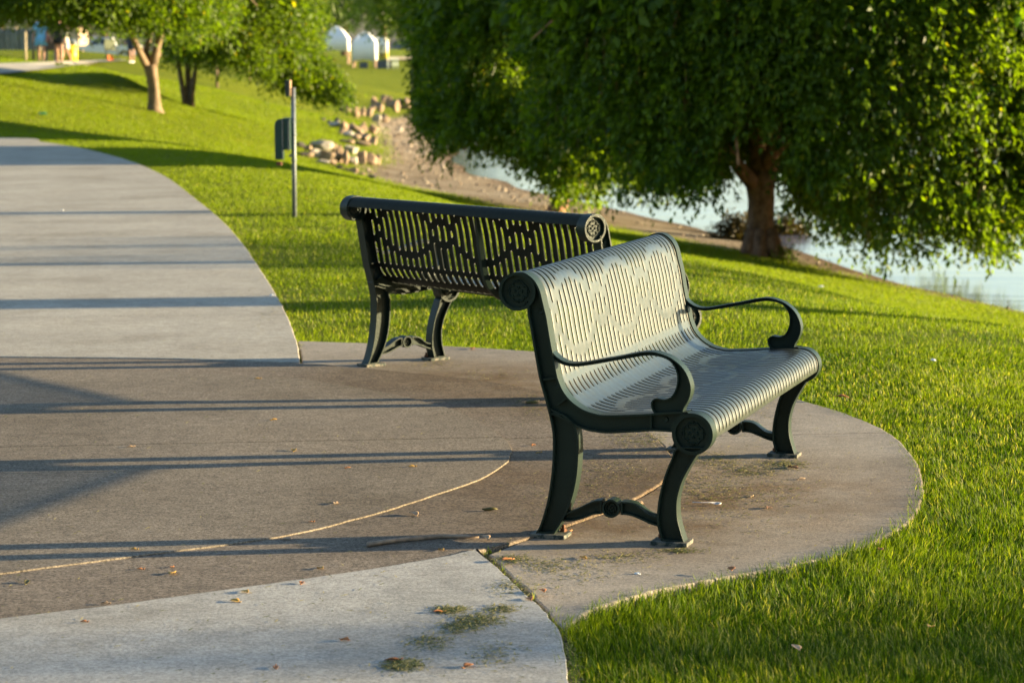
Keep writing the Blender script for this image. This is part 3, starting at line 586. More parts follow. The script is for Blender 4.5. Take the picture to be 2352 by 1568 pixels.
def end_frame(parent, v):
    bm = bmesh.new()
    arc = [(C1[0]+.050*cos(R(a)), C1[1]+.050*sin(R(a))) for a in np.linspace(-62, 88, 14)]
    casting(bm, loop(shoulder, seat_top, [(.5231,.4290),(.505,.424)], [(.505,.424),(.484,.405),(.470,.384),(.4685,.3653)], rail_bot[::-1], back_out[::-1], [(-.0150,.7500),(-.020,.757)], arc, step=.006), t=.0065)
    ring_disc(bm, C1[0], C1[1], C1[2], HW+.002, .014, .0095)
    ring_disc(bm, C2[0], C2[1], C2[2], HW+.002, .014, .0115)
    for (a, b) in (((.0361,.5146),(.0772,.5221)), ((.0824,.4343),(.1145,.4582)), ((.052,.425),(.095,.405)), ((.3948,.4175),(.3961,.3665))):
        a = np.array(a); b = np.array(b); d = (b-a)/np.linalg.norm(b-a); nn_ = np.array([-d[1], d[0]])*.003
        casting(bm, [a+nn_, a-nn_, b-nn_, b+nn_], HW-.004, HW-.004-.0005, .0005)
    f = finish('end_frame', bm, parent); f.location = (0, v, 0)
    medallion(f, C1[0], C1[1], .050, .0139); medallion(f, C2[0], C2[1], .052, .0139)
    bm = bmesh.new(); casting(bm, loop(rleg_out, rleg_in[::-1], step=.007), HW, .005, .0065); finish('leg', bm, f)
    bm = bmesh.new(); casting(bm, loop(fleg_l, fleg_r[::-1], step=.007), HW, .005, .0065); finish('leg', bm, f)
    bm = bmesh.new(); casting(bm, loop(arm_out, arm_in[::-1], step=.005), HW-.003, .006, .0042); finish('armrest', bm, f, bw=.0025)
    bm = bmesh.new()
    for a, b in (str_l, str_r): casting(bm, loop(a, b[::-1]), HW-.004, .005, .0055)
    ring_disc(bm, .266, .108, .030, HW-.001, .012, .0065, 32)
    s = finish('stretcher', bm, f)
    medallion(f, .266, .108, .024, .0119)
    for u0, u1, bu in ((-.004,.115,.092), (.402,.522,.421)):
        bm = bmesh.new(); box(bm, u0, u1, -.0436, .0436, 0, .0135); p = finish('foot_plate', bm, f, M['plate'], .0015)
        bm = bmesh.new(); hexp = [(bu+.011*cos(tau*k/6), .036*0+.026+.011*sin(tau*k/6)) for k in range(6)]
        lo = [bm.verts.new((x,y,.0135)) for x,y in hexp]; hi = [bm.verts.new((x,y,.0245)) for x,y in hexp]
        for k in range(6): bm.faces.new((lo[k], lo[(k+1)%6], hi[(k+1)%6], hi[k]))
        bm.faces.new(hi); tube(bm, [(bu,.026,.0245),(bu,.026,.036)], .006, 8); finish('anchor_bolt', bm, f, M['rust'], .0008)
    for bu, bz in ((.0249,.7346),(.0808,.4974),(.4407,.4027)):
        bm = bmesh.new()
        for s_ in (-1, 1):
            n_ = 16; lo = [bm.verts.new((bu+.0095*cos(tau*k/n_), s_*.005, bz+.0095*sin(tau*k/n_))) for k in range(n_)]; hi = [bm.verts.new((bu+.008*cos(tau*k/n_), s_*.011, bz+.008*sin(tau*k/n_))) for k in range(n_)]
            c_ = bm.verts.new((bu, s_*.0085, bz))
            for k in range(n_): bm.faces.new((lo[k], lo[(k+1)%n_], hi[(k+1)%n_], hi[k])); bm.faces.new((hi[k], hi[(k+1)%n_], c_))
        finish('bolt', bm, f, bw=.0003)
    return f
def make_bench():
    root = empty('park_bench')
    make_sheet(root)
    f = end_frame(root, 0.0)
    g = f.copy(); COL.objects.link(g); g.parent = root; g.location = (0, BLEN, 0)
    for c in list(f.children):
        d = c.copy(); COL.objects.link(d); d.parent = g
    # middle strap under the sheet
    bm = bmesh.new(); k0, k1 = i_crest-2, i_nose-8; hwid = .019; prev = None
    for k in range(k0, k1, 3):
        p = SP[k]-SNRM[k]*.0045; q = SP[k]-SNRM[k]*(.0045+.022*min(1, 4*(k-k0)/(k1-k0), 4*(k1-k)/(k1-k0)))
        cur = [bm.verts.new((p[0], BLEN/2-hwid, p[1])), bm.verts.new((p[0], BLEN/2+hwid, p[1])), bm.verts.new((q[0], BLEN/2+hwid*.5, q[1])), bm.verts.new((q[0], BLEN/2-hwid*.5, q[1]))]
        if prev:
            for i in range(4): bm.faces.new((prev[i], prev[(i+1)%4], cur[(i+1)%4], cur[i]))
        else: bm.faces.new(cur)
        prev = cur
    bm.faces.new(prev[::-1]); finish('middle_brace', bm, root)
    return root
def copy_tree(o, parent=None):
    c = o.copy(); COL.objects.link(c); c.parent = parent
    for ch in o.children: copy_tree(ch, c)
    return c
b1 = make_bench(); b1.location = (B1[0], B1[1], 0); b1.rotation_euler = (0,0,B1[2])
tag(b1, 'nearer dark green metal park bench, its slotted seat lit by the low sun', 'bench', 'cast iron park benches on the concrete pad')
b2 = copy_tree(b1); b2.location = (B2[0], B2[1], 0); b2.rotation_euler = (0,0,B2[2])
tag(b2, 'farther dark green park bench seen from its shaded back, beyond the sunlit one', 'bench')
#%%PART3
# ------------------------------------------------------------------ trees
def leaves(pos, drx, ln, wd, rnd, name, m, parent):
    """rhombic leaves at pos pointing along drx, slightly folded"""
    n = len(pos); r = rng.normal(size=(n,3)); s = np.cross(drx, r); s /= np.linalg.norm(s,axis=1)[:,None]+1e-9; nn_ = np.cross(s, drx)
    L_ = ln[:,None]; W_ = wd[:,None]
    V = np.empty((n,4,3)); V[:,0] = pos; V[:,1] = pos+drx*L_*.45+s*W_*.5+nn_*W_*.15; V[:,2] = pos+drx*L_-nn_*L_*.12; V[:,3] = pos+drx*L_*.45-s*W_*.5+nn_*W_*.15
    b = np.arange(n)[:,None]*4; F = np.concatenate([b+[0,1,2], b+[0,2,3]])
    return from_np(name, V.reshape(-1,3), F, m, parent, attrs={'rnd': np.repeat(rnd, 4)})
def sprays(anchor, out, k, length, droop, lsize, asp=.42, spread=.10, patch=1.0):
    """k leaves along a drooping twig from each anchor"""
    n = len(anchor); t = rng.random((n,k))**.8; Ls = length*(.6+.8*rng.random(n))[:,None]
    P = anchor[:,None]+out[:,None]*(Ls*t*.7)[...,None]; P[...,2] -= Ls*droop*t**1.7
    P += rng.normal(size=P.shape)*spread*(.4+t[...,None])*.7
    tan = out[:,None]*.6+np.array([0,0,-1])*(.25+droop*t[...,None])+rng.normal(size=P.shape)*.55; tan /= np.linalg.norm(tan,axis=-1)[...,None]
    tone = (rng.random(n)**1.3*.55)[:,None]+rng.random((n,k))*.38
    tone = np.where(rng.random((n,k)) < .012, .99, tone)
    sz = lsize*(.6+.7*rng.random((n,k)))
    return P.reshape(-1,3), tan.reshape(-1,3), sz.ravel(), (sz*asp).ravel(), np.clip(tone,0,1).ravel()
def branches(bm, base, top, r0, n_limb, reach, zlo, zhi, seed, n=9, fork=None):
    rg = random.Random(seed); tips = []
    for i in range(n_limb):
        a = tau*i/n_limb+rg.uniform(-.4,.4); f = rg.uniform(.0,1); st = Vector(base).lerp(Vector(top), .45+.55*f)
        e = Vector((st.x+cos(a)*reach*rg.uniform(.5,.9), st.y+sin(a)*reach*rg.uniform(.5,.9), rg.uniform(zlo, zhi)))
        pts = []; m_ = 7
        for j in range(m_+1):
            t = j/m_; p = st.lerp(e, t); p.z += sin(t*pi)*reach*.18; p += Vector((rg.uniform(-1,1), rg.uniform(-1,1), rg.uniform(-.6,.6)))*reach*.035*(0 if j == 0 else 1); pts.append(p)
        tube(bm, pts, [r0*.42*(1-.85*j/m_) for j in range(m_+1)], n, .12); tips.append(pts)
        for q in range(2):
            st2 = pts[3+q*2]; e2 = st2+Vector((rg.uniform(-1,1), rg.uniform(-1,1), rg.uniform(-.7,.4)))*reach*.4
            tube(bm, [st2, st2.lerp(e2,.5)+Vector((0,0,.1*reach*.3)), e2], [r0*.15, r0*.09, r0*.03], 6)
    return tips
def curve_fn(L):
    xs = np.array([p[0] for p in L], float); ys = np.array([p[1] for p in L], float); return lambda x: np.interp(x, xs, ys)
def crown_anchors(n, cx, cy, rx, ry, zlow_fn, ztop, hdome, shell=.55, noise_s=.5, seed=3):
    """anchors in a hanging dome: footprint ellipse, underside given as a function of ground x, rounded top"""
    out = []
    rg = np.random.default_rng(seed); tot = 0
    while tot < n:
        m = n*3; a = rg.random(m)*tau; r = np.sqrt(rg.random(m)); x = cx+rx*r*np.cos(a); y = cy+ry*r*np.sin(a)
        zt = ztop-hdome*(1-np.sqrt(1-r**2*.98)); zl = zlow_fn(x)+.25*(vnoise(x+50, y+50, 1.3, seed)-.5)*2
        z = zl+(zt-zl)*rg.random(m)
        depth = np.minimum.reduce([(1-r)*min(rx,ry), (z-zl)*1.2, np.maximum(zt-z,0)])
        clump = vnoise(x*.8+z*.55+70, y*.8-z*.4+70, noise_s, seed+1)*.6+vnoise(x*.5+90, z*1.1+70, 1.1, seed+2)*.4
        k = (zt > zl) & (rg.random(m) < np.exp(-depth/shell)+.07) & (rg.random(m) < np.clip((clump-.36)*6, .02, 1))
        out.append(np.stack([x[k],y[k],z[k],r[k]],-1)); tot += k.sum()
    o = np.concatenate(out)[:n]; return o[:,:3], o[:,3]
def outward(A, cx, cy, rx, ry):
    d = np.stack([(A[:,0]-cx)/rx, (A[:,1]-cy)/ry, np.zeros(len(A))],-1)+rng.normal(size=A.shape)*.5; d[:,2] = np.abs(d[:,2])*.3; return d/np.linalg.norm(d,axis=1)[:,None]
def zf(Y, L):      # underside heights for a crown standing Y metres away
    xs = [at_y(px, py, Y)[0] for px, py in L]; zs = [at_y(px, py, Y)[2] for px, py in L]; return lambda x: np.interp(x, xs, zs)
def px2(x, Y): return x/Y*FD
# --- right willow/elm
Y1 = 40.0; base = hit(1748, 590)
Y1 = base[1]; print('tree R', base)
root = empty('shade_tree', tuple(base)); tag(root, 'big leafy tree on the right whose branches hang over the lake water', 'tree', 'large shade trees by the water')
bm = bmesh.new()
def rel(px, py, y=None, dy=0): p = at_y(px, py, (y or Y1)+dy); return Vector(p)-Vector(base)
sc = Y1/FD
tr = [(1748,600,38),(1747,580,34),(1747,540,30),(1748,500,29),(1750,460,29.5),(1748,425,32),(1752,395,33)]
tube(bm, [rel(a,b_) for a,b_,_ in tr], [r*sc for *_,r in tr], 22, .28)
for L, dy in (([(1740,430,20),(1712,400,17),(1688,372,14),(1660,330,11),(1610,270,9),(1540,200,7)],-.6), ([(1752,405,27),(1745,360,22),(1735,310,17),(1742,240,14),(1730,150,11),(1700,60,8)],.1), ([(1760,400,24),(1775,350,18),(1782,290,14),(1810,220,11),(1870,120,9),(1950,40,6)],-.3), ([(1755,380,14),(1800,330,11),(1880,280,9),(1980,240,7),(2080,220,5)],.5), ([(1745,360,12),(1730,300,10),(1700,240,8),(1640,160,5)],1.2)):
    tube(bm, [rel(a,b_,dy=dy*i*.5) for i,(a,b_,_) in enumerate(L)], [r*sc for *_,r in L], 14, .22)
branches(bm, (0,0,1.6), (0,0,4.5), .32, 9, 4.6, 1.0, 6.0, 5)
# root flare
for a in range(7): tube(bm, [(.16*cos(a*.9), .16*sin(a*.9), .45), (.27*cos(a*.9), .27*sin(a*.9), .12), (.42*cos(a*.9), .42*sin(a*.9), -.1)], [.10,.09,.04], 8, .2)
from_bm('trunk', bm, M['bark'], root, smooth=True)
LB = [(1200,330),(1300,360),(1380,400),(1420,440),(1444,425),(1469,448),(1512,430),(1559,440),(1590,428),(1640,425),(1664,415),(1701,420),(1750,400),(1781,385),(1804,405),(1851,440),(1861,485),(1879,530),(1940,555),(1987,590),(2030,575),(2062,560),(2104,520),(2132,520),(2160,565),(2212,590),(2264,570),(2282,530),(2320,525),(2352,480),(2450,500),(2600,470)]
cxR = at_y(1990, 300, Y1)[0]
def crown(root, name, n, cx, cy, rx, ry, low, ztop, hd, k, ln, droop, ls, m, seed, shell=.6, asp=.46, spread=.055, zcut=3.0, n_hi=0, lift=.42, lobes=(), clear=None, strands=0):
    b_ = Vector(root.location)
    A, r = crown_anchors(n, cx, cy, rx, ry, lambda x: low(x)+lift, zcut, 0.4, shell, seed=seed)
    if clear:
        pxs = 1176+A[:,0]/A[:,1]*FD; A = A[~((pxs > clear[0]) & (pxs < clear[1]) & (A[:,1] < clear[2]) & (A[:,2] < at_y(1740, clear[3], clear[2])[2]+.62))]
    for (lx, lz, ly, lrx, lrz, ln_) in lobes:
        d = rng.normal(size=(ln_,3)); d /= np.linalg.norm(d,axis=1)[:,None]; A = np.concatenate([A, np.array([lx,ly,lz])+d*(rng.random(ln_)**.4)[:,None]*[lrx,lrx,lrz]])
    P1 = sprays(A, outward(A, cx, cy, rx, ry), k, ln, droop, ls, asp, spread)
    if n_hi:
        A2, r2 = crown_anchors(n_hi, cx, cy, rx, ry, lambda x: np.full(np.shape(x), zcut-.3), ztop, hd, shell*1.5, seed=seed+9)
        P2 = sprays(A2, outward(A2, cx, cy, rx, ry), max(8, k//2), ln*1.4, droop, ls*2.0, asp*1.2, spread*1.6)
        P1 = tuple(np.concatenate(q) for q in zip(P1, P2))
    if strands:
        As, rs = crown_anchors(strands*6, cx, cy, rx, ry, lambda x: low(x)+lift+.60, zcut, 0.4, .3, seed=seed+77)
        As = As[As[:,2] < low(As[:,0])+lift+1.7][:strands]
        if clear: q_ = 1176+As[:,0]/As[:,1]*FD; As = As[~((q_ > clear[0]) & (q_ < clear[1]) & (As[:,1] < clear[2]))]
        P3 = sprays(As, outward(As, cx, cy, rx, ry)*.25, 30, 1.15, 1.05, ls*.85, asp, .035); P1 = tuple(np.concatenate(q) for q in zip(P1, P3))
    P1 = (P1[0]-np.array(b_),)+P1[1:]
    # twigs: bare hanging strands showing between the leaves
    o = leaves(P1[0], P1[1], P1[2], P1[3], P1[4], name, m, root)
    ns = min(len(A), n//4); i = rng.choice(len(A), ns, replace=False); V = []; 
    a = A[i]-np.array(b_); e = a+np.array([0,0,-1])*(ln*droop*.8)*(.5+.6*rng.random(ns))[:,None]+rng.normal(size=(ns,3))*.06
    w_ = .006+.004*rng.random(ns); V = np.empty((ns,4,3)); V[:,0] = a-[.006,0,0]; V[:,1] = a+[.006,0,0]; V[:,2] = e+[.002,0,0]; V[:,3] = e-[.002,0,0]
    V2 = V.copy(); V2[:,:,1] += (V[:,:,0]-V[:,[0],0]); V2[:,:,0] = V[:,[0],0]
    F = (np.arange(ns)[:,None]*4+[0,1,2,3])
    tw = from_np('twigs', np.concatenate([V,V2]).reshape(-1,3), np.concatenate([F, F+ns*4]), M['bark'], root); tag(tw, kind='stuff')
    return o
cxR = at_y(1910, 300, Y1)[0]
crown(root, 'crown', 13000, cxR, Y1-.4, at_y(2600,0,Y1)[0]-cxR, 3.3, zf(Y1-1, LB), 9.0, 5.0, 20, .55, .95, .115, M['leaf_big'], 11, n_hi=2600, shell=.5, clear=(1658,1826,Y1+.4,320), strands=420)
# --- left neighbour
bl = hit(1284, 487); Y2 = bl[1]; print('tree L', bl)
root = empty('shade_tree', tuple(bl)); tag(root, 'dark green leafy tree standing left of the other lakeside tree, its trunk mostly hidden', 'tree', 'large shade trees by the water')
bm = bmesh.new(); rel2 = lambda px, py, dy=0: Vector(at_y(px, py, Y2+dy))-Vector(bl)
s2 = Y2/FD
L = [(1276,496,26),(1280,480,20),(1288,465,17),(1294,430,16),(1298,380,15),(1300,300,14),(1302,200,12)]
tube(bm, [rel2(a,b_) for a,b_,_ in L], [r*s2 for *_,r in L], 16, .25)
branches(bm, (0,0,1.2), (.3,0,4.5), .26, 9, 3.6, .8, 5.5, 8)
from_bm('trunk', bm, M['bark'], root, smooth=True)
LB2 = [(925,110),(940,180),(960,230),(978,290),(990,350),(1020,375),(1043,385),(1075,340),(1119,345),(1169,375),(1231,395),(1262,400),(1284,430),(1309,450),(1353,440),(1381,395),(1425,430),(1469,440),(1520,430),(1600,420),(1700,400)]
cxL = at_y(1290,0,Y2)[0]
crown(root, 'crown', 8000, cxL, Y2-.8, cxL-at_y(985,0,Y2)[0], 3.7, zf(Y2-1.5, LB2), 9.5, 5.5, 22, .55, .9, .12, M['leaf_big'], 21, n_hi=2200, strands=300)
# --- two park trees on the lawn, upper left
def lawn_tree(px, py, label, stems, LBt, ccx, rx, ry, seed, n, ztop, zc, k=24, ls=.125, lobes=(), lf=.52):
    b_ = hit(px, py, 30); Y = b_[1]; print('lawn tree', b_)
    root = empty('lawn_tree', tuple(b_)); tag(root, label, 'tree', 'trees on the lawn slope')
    bm = bmesh.new(); s = Y/FD
    for L, dy in stems: tube(bm, [Vector(at_y(a, c, Y+dy*i*.2))-Vector(b_) for i,(a,c,_) in enumerate(L)], [r*s for *_,r in L], 14, .2)
    branches(bm, (0,0,2.2), (0,0,4.5), .26, 8, 4.0, 2.8, 6.5, seed)
    from_bm('trunk', bm, M['bark_tan'], root, smooth=True)
    cx = at_y(ccx, 0, Y)[0]
    crown(root, 'crown', n, cx, Y, rx, ry, zf(Y-1, LBt), ztop, 5.0, k, .75, .9, ls, M['leaf_left'], seed, shell=.8, spread=.15, zcut=zc, n_hi=900, lift=lf, lobes=[(at_y(a,c,Y)[0], at_y(a,c,Y)[2], Y-.5, w_/FD*Y, h_/FD*Y, q) for a,c,w_,h_,q in lobes])
    return b_
lawn_tree(355, 256, 'tree on the lawn with one thick tan trunk forking low, left of the other', [([(356,264,24),(355,250,17),(354,230,14),(352,200,13),(348,170,14),(345,150,16)],0), ([(340,158,9),(328,135,8),(316,110,7),(304,85,6),(296,50,5)],-1), ([(350,155,11),(356,130,10),(362,105,8),(372,70,7),(380,30,5)],.5), ([(345,150,8),(335,120,7),(345,80,6),(340,30,4)],1)],
    [(-200,60),(0,58),(27,62),(70,52),(110,68),(135,60),(173,86),(211,84),(232,76),(270,94),(295,84),(340,92),(362,112),(401,120),(450,130),(520,140)], 185, at_y(465,0,77)[0]-at_y(185,0,77)[0], 4.6, 31, 5600, 9.5, 4.2, lf=.85)
lawn_tree(432, 244, 'tree with three slim stems on the lawn, right of the thick-trunked one', [([(428,250,9),(424,225,6.5),(418,195,6),(412,160,5.5),(405,120,5)],0), ([(434,250,9),(434,215,7.5),(432,180,7),(430,140,6),(428,90,5)],.3), ([(440,250,8),(441,220,6),(445,185,6),(450,150,5.5),(456,110,5)],-.3)],
    [(380,116),(401,126),(429,128),(481,128),(507,142),(533,158),(560,152),(585,150),(616,182),(640,176),(663,172),(689,188),(728,190),(754,205),(772,190),(793,178),(806,165),(815,150),(830,100)], 562, at_y(700,0,80)[0]-at_y(562,0,80)[0], 3.4, 41, 5000, 9.0, 4.2, lobes=[(698,150,50,42,420),(752,178,20,22,130),(650,130,60,50,300)])
def slim_tree(px, py, Y, wpx, label, hgt, cr, seed):
    b_ = hit(px, py, Y*.7); Y = b_[1]; b_ = np.array([b_[0], Y, b_[2]]); root = empty('young_tree', tuple(b_)); tag(root, label, 'tree', 'slim young trees on the lawn')
    bm = bmesh.new(); r = wpx/2*Y/FD; tube(bm, [(0,0,-.1),(0.02,0,.8),(-.03,0,1.7),(.04,0,2.8),(0,0,hgt*.8)], [r*1.2,r,r*.9,r*.7,r*.2], 9, .1)
    branches(bm, (0,0,hgt*.3), (0,0,hgt*.7), r*1.2, 6, cr*.8, hgt*.45, hgt*.9, seed, 6)
    from_bm('trunk', bm, M['bark_tan'], root, smooth=True)
    n = 700; d = rng.normal(size=(n,3)); d /= np.linalg.norm(d,axis=1)[:,None]; A = d*(rng.random(n)**.4*cr)[:,None]*[1,1,hgt*.33/cr]+[0,0,hgt*.66]
    P = sprays(A, d, 14, .7, .6, .2, .45, .2); leaves(*P[:4], P[4], 'crown', M['leaf_left'], root)
slim_tree(498, 202, 100, 6.5, 'young tree with a thin pale trunk right of the three-stemmed tree', 6.5, 2.0, 3)
slim_tree(571, 187, 120, 5.5, 'farther young tree with a thin trunk, right of the other slim one', 6.5, 2.0, 4)
def far_tree(px, Y, h, r, label, seed, zb=None, n=1500, m='leaf_far', name='background_tree', ls=.45, low=.22, group='trees along the far edge of the park'):
    x = at_y(px, 100, Y)[0]; z = float(H(x, Y)) if zb is None else zb; root = empty(name, (x, Y, z)); tag(root, label, 'tree', group)
    bm = bmesh.new(); tube(bm, [(0,0,-.3),(.1,0,h*.25),(-.1,0,h*.5),(0,0,h*.85)], [h*.03,h*.024,h*.018,h*.005], 8, .15); branches(bm, (0,0,h*.25), (0,0,h*.6), h*.02, 6, r*.8, h*.4, h*.8, seed, 5)
    from_bm('trunk', bm, M['bark_tan'], root, smooth=True)
    rg = np.random.default_rng(seed); lob = rg.normal(size=(14,3)); lob /= np.linalg.norm(lob,axis=1)[:,None]; lob = lob*[r*.55,r*.55,h*.22]; lr = r*(.35+.25*rg.random(14))
    w_ = rg.integers(0,14,n); d = rg.normal(size=(n,3)); d /= np.linalg.norm(d,axis=1)[:,None]; A = lob[w_]+d*(lr[w_]*rg.random(n)**.25)[:,None]; A[:,2] = h*(.5+low/2)+A[:,2]
    P = sprays(A, d, 12, ls*2.4, .7, ls, .5, ls*.8); leaves(*P[:4], P[4], 'crown', M[m], root)
kinds_ = ['broad dark tree behind the tarp fence', 'dense tree rising above the parked pickup', 'tall tree behind the tan building', 'yellow-green tree above the white canopies']
for i, (px, Y, h, r, lb) in enumerate([(-150,240,15,8,'large tree beyond the left end of the tarp fence'),(0,250,16,8,'broad dark tree behind the tarp fence'),(120,262,15,8,'tall tree behind the tan building'),(240,255,14,7.5,'dense tree rising above the parked pickup'),(360,270,15,8,'leafy tree beyond the pickup cab, seen behind the forked trunk'),(480,275,15,8,'background tree behind the three-stemmed tree'),(590,285,14,8,'background tree behind the two slim trees'),(700,300,15,8,'background tree left of the white canopies'),(960,350,17,9,'dark tree right of the white canopies beyond the sand patch'),(1060,360,17,9,'dark background tree behind the lakeside crown'),(880,380,18,9,'tall dark tree directly behind the white canopies'),(790,370,18,9,'tall tree behind the left canopy')]):
    far_tree(px, Y, h, r, lb, 60+i, n=1100)
far_tree(950, 150, 9, 4.2, 'yellow-green tree whose branches hang above the white canopies', 90, n=1500, m='leaf_left', ls=.26, low=.62, group='trees on the lawn slope')
# trees outside the picture on the right: they throw the long bands of shade over lawn and paving
def shade_tree(x, y, h, r, rt, lb, seed, low=.5):
    z = float(H(x, y)); root = empty('lawn_tree', (x,y,z)); tag(root, lb, 'tree', 'trees outside the picture to the right')
    bm = bmesh.new(); tube(bm, [(0,0,-.3),(.05,.02,1),(-.04,0,2.4),(0,.05,h*.5),(0,0,h*.8)], [rt*1.3,rt,rt*.9,rt*.7,rt*.2], 12, .15); branches(bm, (0,0,h*.35), (0,0,h*.6), rt, 6, r*.7, h*.5, h*.85, seed, 7)
    from_bm('trunk', bm, M['bark'], root, smooth=True)
    n = 500; rg = np.random.default_rng(seed); d = rg.normal(size=(n,3)); d /= np.linalg.norm(d,axis=1)[:,None]; A = d*(rg.random(n)**.4)[:,None]*[r,r,h*.2]+[0,0,h*.78]
    P = sprays(A, d, 14, .8, .6, .17, .5, .25); leaves(*P[:4], P[4], 'crown', M['leaf_big'], root)
tS = math.tan(SA)
for (x, y0, h, r, rt, sd_) in [(14, 15.35, 13, 2.2, .36, 1), (19, 18.3, 13, 2.2, .15, 2), (21, 24.3, 14, 2.4, .24, 3)]:
    shade_tree(x, y0+x*tS, h, r, rt, 'tree standing right of the view, %s metres off' % x, sd_)
z = float(H(26, 9.2)); root = empty('lawn_tree', (26, 5.95+26*tS, z)); tag(root, 'low spreading tree right of the view that shades the nearest grass', 'tree', 'trees outside the picture to the right')
bm = bmesh.new(); tube(bm, [(0,0,-.3),(0,.1,1.2),(.1,0,2.6),(0,0,3.3-z)], [.16,.13,.1,.05], 10, .15); branches(bm, (0,0,1.5), (0,0,3.0-z), .10, 7, 1.1, 2.3-z, 3.3-z, 77, 6); from_bm('trunk', bm, M['bark'], root, smooth=True)
n = 85; d = rng.normal(size=(n,3)); d /= np.linalg.norm(d,axis=1)[:,None]; A = d*(rng.random(n)**.4)[:,None]*[1.6,.75,.62]+[0,-.1,2.95-z]
P = sprays(A, d, 12, .5, .6, .13, .5, .15); leaves(*P[:4], P[4], 'crown', M['leaf_big'], root)
zq = float(H(22, 22.2)); root = empty('lawn_tree', (22, 19.4+22*tS, zq)); tag(root, 'low open-crowned tree right of the view that dapples the far walkway', 'tree', 'trees outside the picture to the right')
bm = bmesh.new(); tube(bm, [(0,0,-.3),(0,.05,1.2),(.05,0,2.2),(0,0,3.4-zq)], [.08,.06,.05,.03], 10, .15); branches(bm, (0,0,1.5), (0,0,2.8-zq), .07, 7, 1.2, 2.4-zq, 3.3-zq, 78, 6); from_bm('trunk', bm, M['bark'], root, smooth=True)
n = 90; d = rng.normal(size=(n,3)); d /= np.linalg.norm(d,axis=1)[:,None]; A = d*(rng.random(n)**.4)[:,None]*[1.8,1.5,.55]+[0,0,3.0-zq]
P = sprays(A, d, 12, .5, .6, .12, .5, .15); leaves(*P[:4], P[4], 'crown', M['leaf_big'], root)
# bush at the water and weeds at the trunk foot
def bush(px, py, Y, w_, h, label, name='bush', m='leaf_bush', n=500, ls=.09, kind='bush'):
    p = hit(px, py); Y = Y or p[1]; x = at_y(px, py, Y)[0]; z = max(float(H(x, Y)), WL-.1); root = empty(name, (x, Y, z)); tag(root, label, kind)
    bm = bmesh.new()
    for i in range(14):
        a = rng.random()*tau; e = (cos(a)*w_*.8*rng.random(), sin(a)*w_*.4, h*(.5+.5*rng.random())); tube(bm, [(0,0,0), (e[0]*.4,e[1]*.4,e[2]*.6), e], [.015,.01,.004], 5)
    from_bm('stem', bm, M['bark'], root)
    d = rng.normal(size=(n,3)); d /= np.linalg.norm(d,axis=1)[:,None]; d[:,2] = np.abs(d[:,2]); A = d*(rng.random(n)**.5)[:,None]*[w_,w_*.6,h]
    P = sprays(A, d, 10, .25, .2, ls, .4, .07); leaves(*P[:4], P[4], 'foliage', m and M[m], root)
bush(1700, 552, 0, .55, .42, 'brown scrubby bush at the waterline behind the big trunk', n=260)
bush(1800, 552, 0, .48, .40, 'second brown bush at the waterline, right of the big trunk', n=260)
bush(1795, 598, 0, .12, .18, 'small tuft of weeds at the right foot of the big trunk', 'weed_tuft', 'leaf_left', 60, .06, 'weed')
# ------------------------------------------------------------------ boulders edging the beach
def rock_mat(name, c1, c2):
    m, nt, b = mat(name); L = nt.links; n = noise(nt, 3, 7, .65); r = ramp(nt, [(.3, c1), (.7, c2)]); L.new(n.outputs['Fac'], r.inputs[0]); L.new(r.outputs[0], b.inputs['Base Color']); b.inputs['Roughness'].default_value = .9
    n2 = noise(nt, 9, 6, .7); bp = N(nt, 'ShaderNodeBump', ins={'Strength': .8, 'Distance': .05}); L.new(n2.outputs['Fac'], bp.inputs['Height']); L.new(bp.outputs[0], b.inputs['Normal']); return m
RM = {'tan': rock_mat('tan_rock', (.20,.13,.08), (.36,.26,.17)), 'white': rock_mat('pale_rock', (.32,.275,.215), (.48,.42,.34)), 'dark': rock_mat('dark_rock', (.05,.045,.04), (.12,.10,.085))}
def rock(px, py, wpx, hpx, tone, label, y0=40):
    p = hit(px, py+hpx*.5, y0); Y = p[1]; s = Y/FD; w_, h = wpx*s*1.3, hpx*s*1.22
    bm = bmesh.new(); bmesh.ops.create_icosphere(bm, subdivisions=3, radius=1); sd_ = rng.random(3)*50; dp = min(w_, h*1.4)
    pl = [(Vector(rng.normal(size=3)).normalized(), rng.uniform(.5,.78)) for _ in range(9)]
    for v in bm.verts:
        c = v.co.copy()
        for nr, dd in pl:
            q = c.dot(nr)
            if q > dd: c -= nr*(q-dd)*.97
        c *= 1+.10*mn.noise(c*1.6+Vector(sd_)); v.co = Vector((c.x*w_*.62, c.y*dp*.6, c.z*h*.62+h*.42))
    o = from_bm('rock', bm, RM[tone], smooth=False); o.location = (p[0], Y, p[2]); o.rotation_euler = (0,0,0)
    tag(o, label, 'rock', 'boulders edging the beach')
k4 = lambda L: [(624.7+.2032*x, 183.7+.2032*y, .2032*w_, .2032*h, t) for x,y,w_,h,t in L]
k2 = lambda L: [(428.7+.2604*x, .2604*y, .2604*w_, .2604*h, t) for x,y,w_,h,t in L]
near_c = k4([(560,740,170,110,'white'),(690,770,70,100,'tan'),(480,830,120,90,'white'),(620,860,160,100,'tan'),(600,928,130,50,'white'),(690,940,70,60,'tan'),(405,845,90,55,'tan'),(345,840,80,40,'dark'),(330,738,80,50,'dark'),(420,780,70,60,'tan'),(770,860,75,160,'tan'),(838,890,60,140,'tan'),(900,790,120,90,'white'),(922,905,90,95,'white'),(1015,885,90,140,'tan'),(1120,895,110,130,'tan'),(1190,910,60,100,'tan'),(760,985,80,45,'dark'),(875,1018,90,40,'dark'),(940,1035,70,55,'tan'),(1120,1098,80,34,'dark'),(1005,1068,70,30,'tan')])
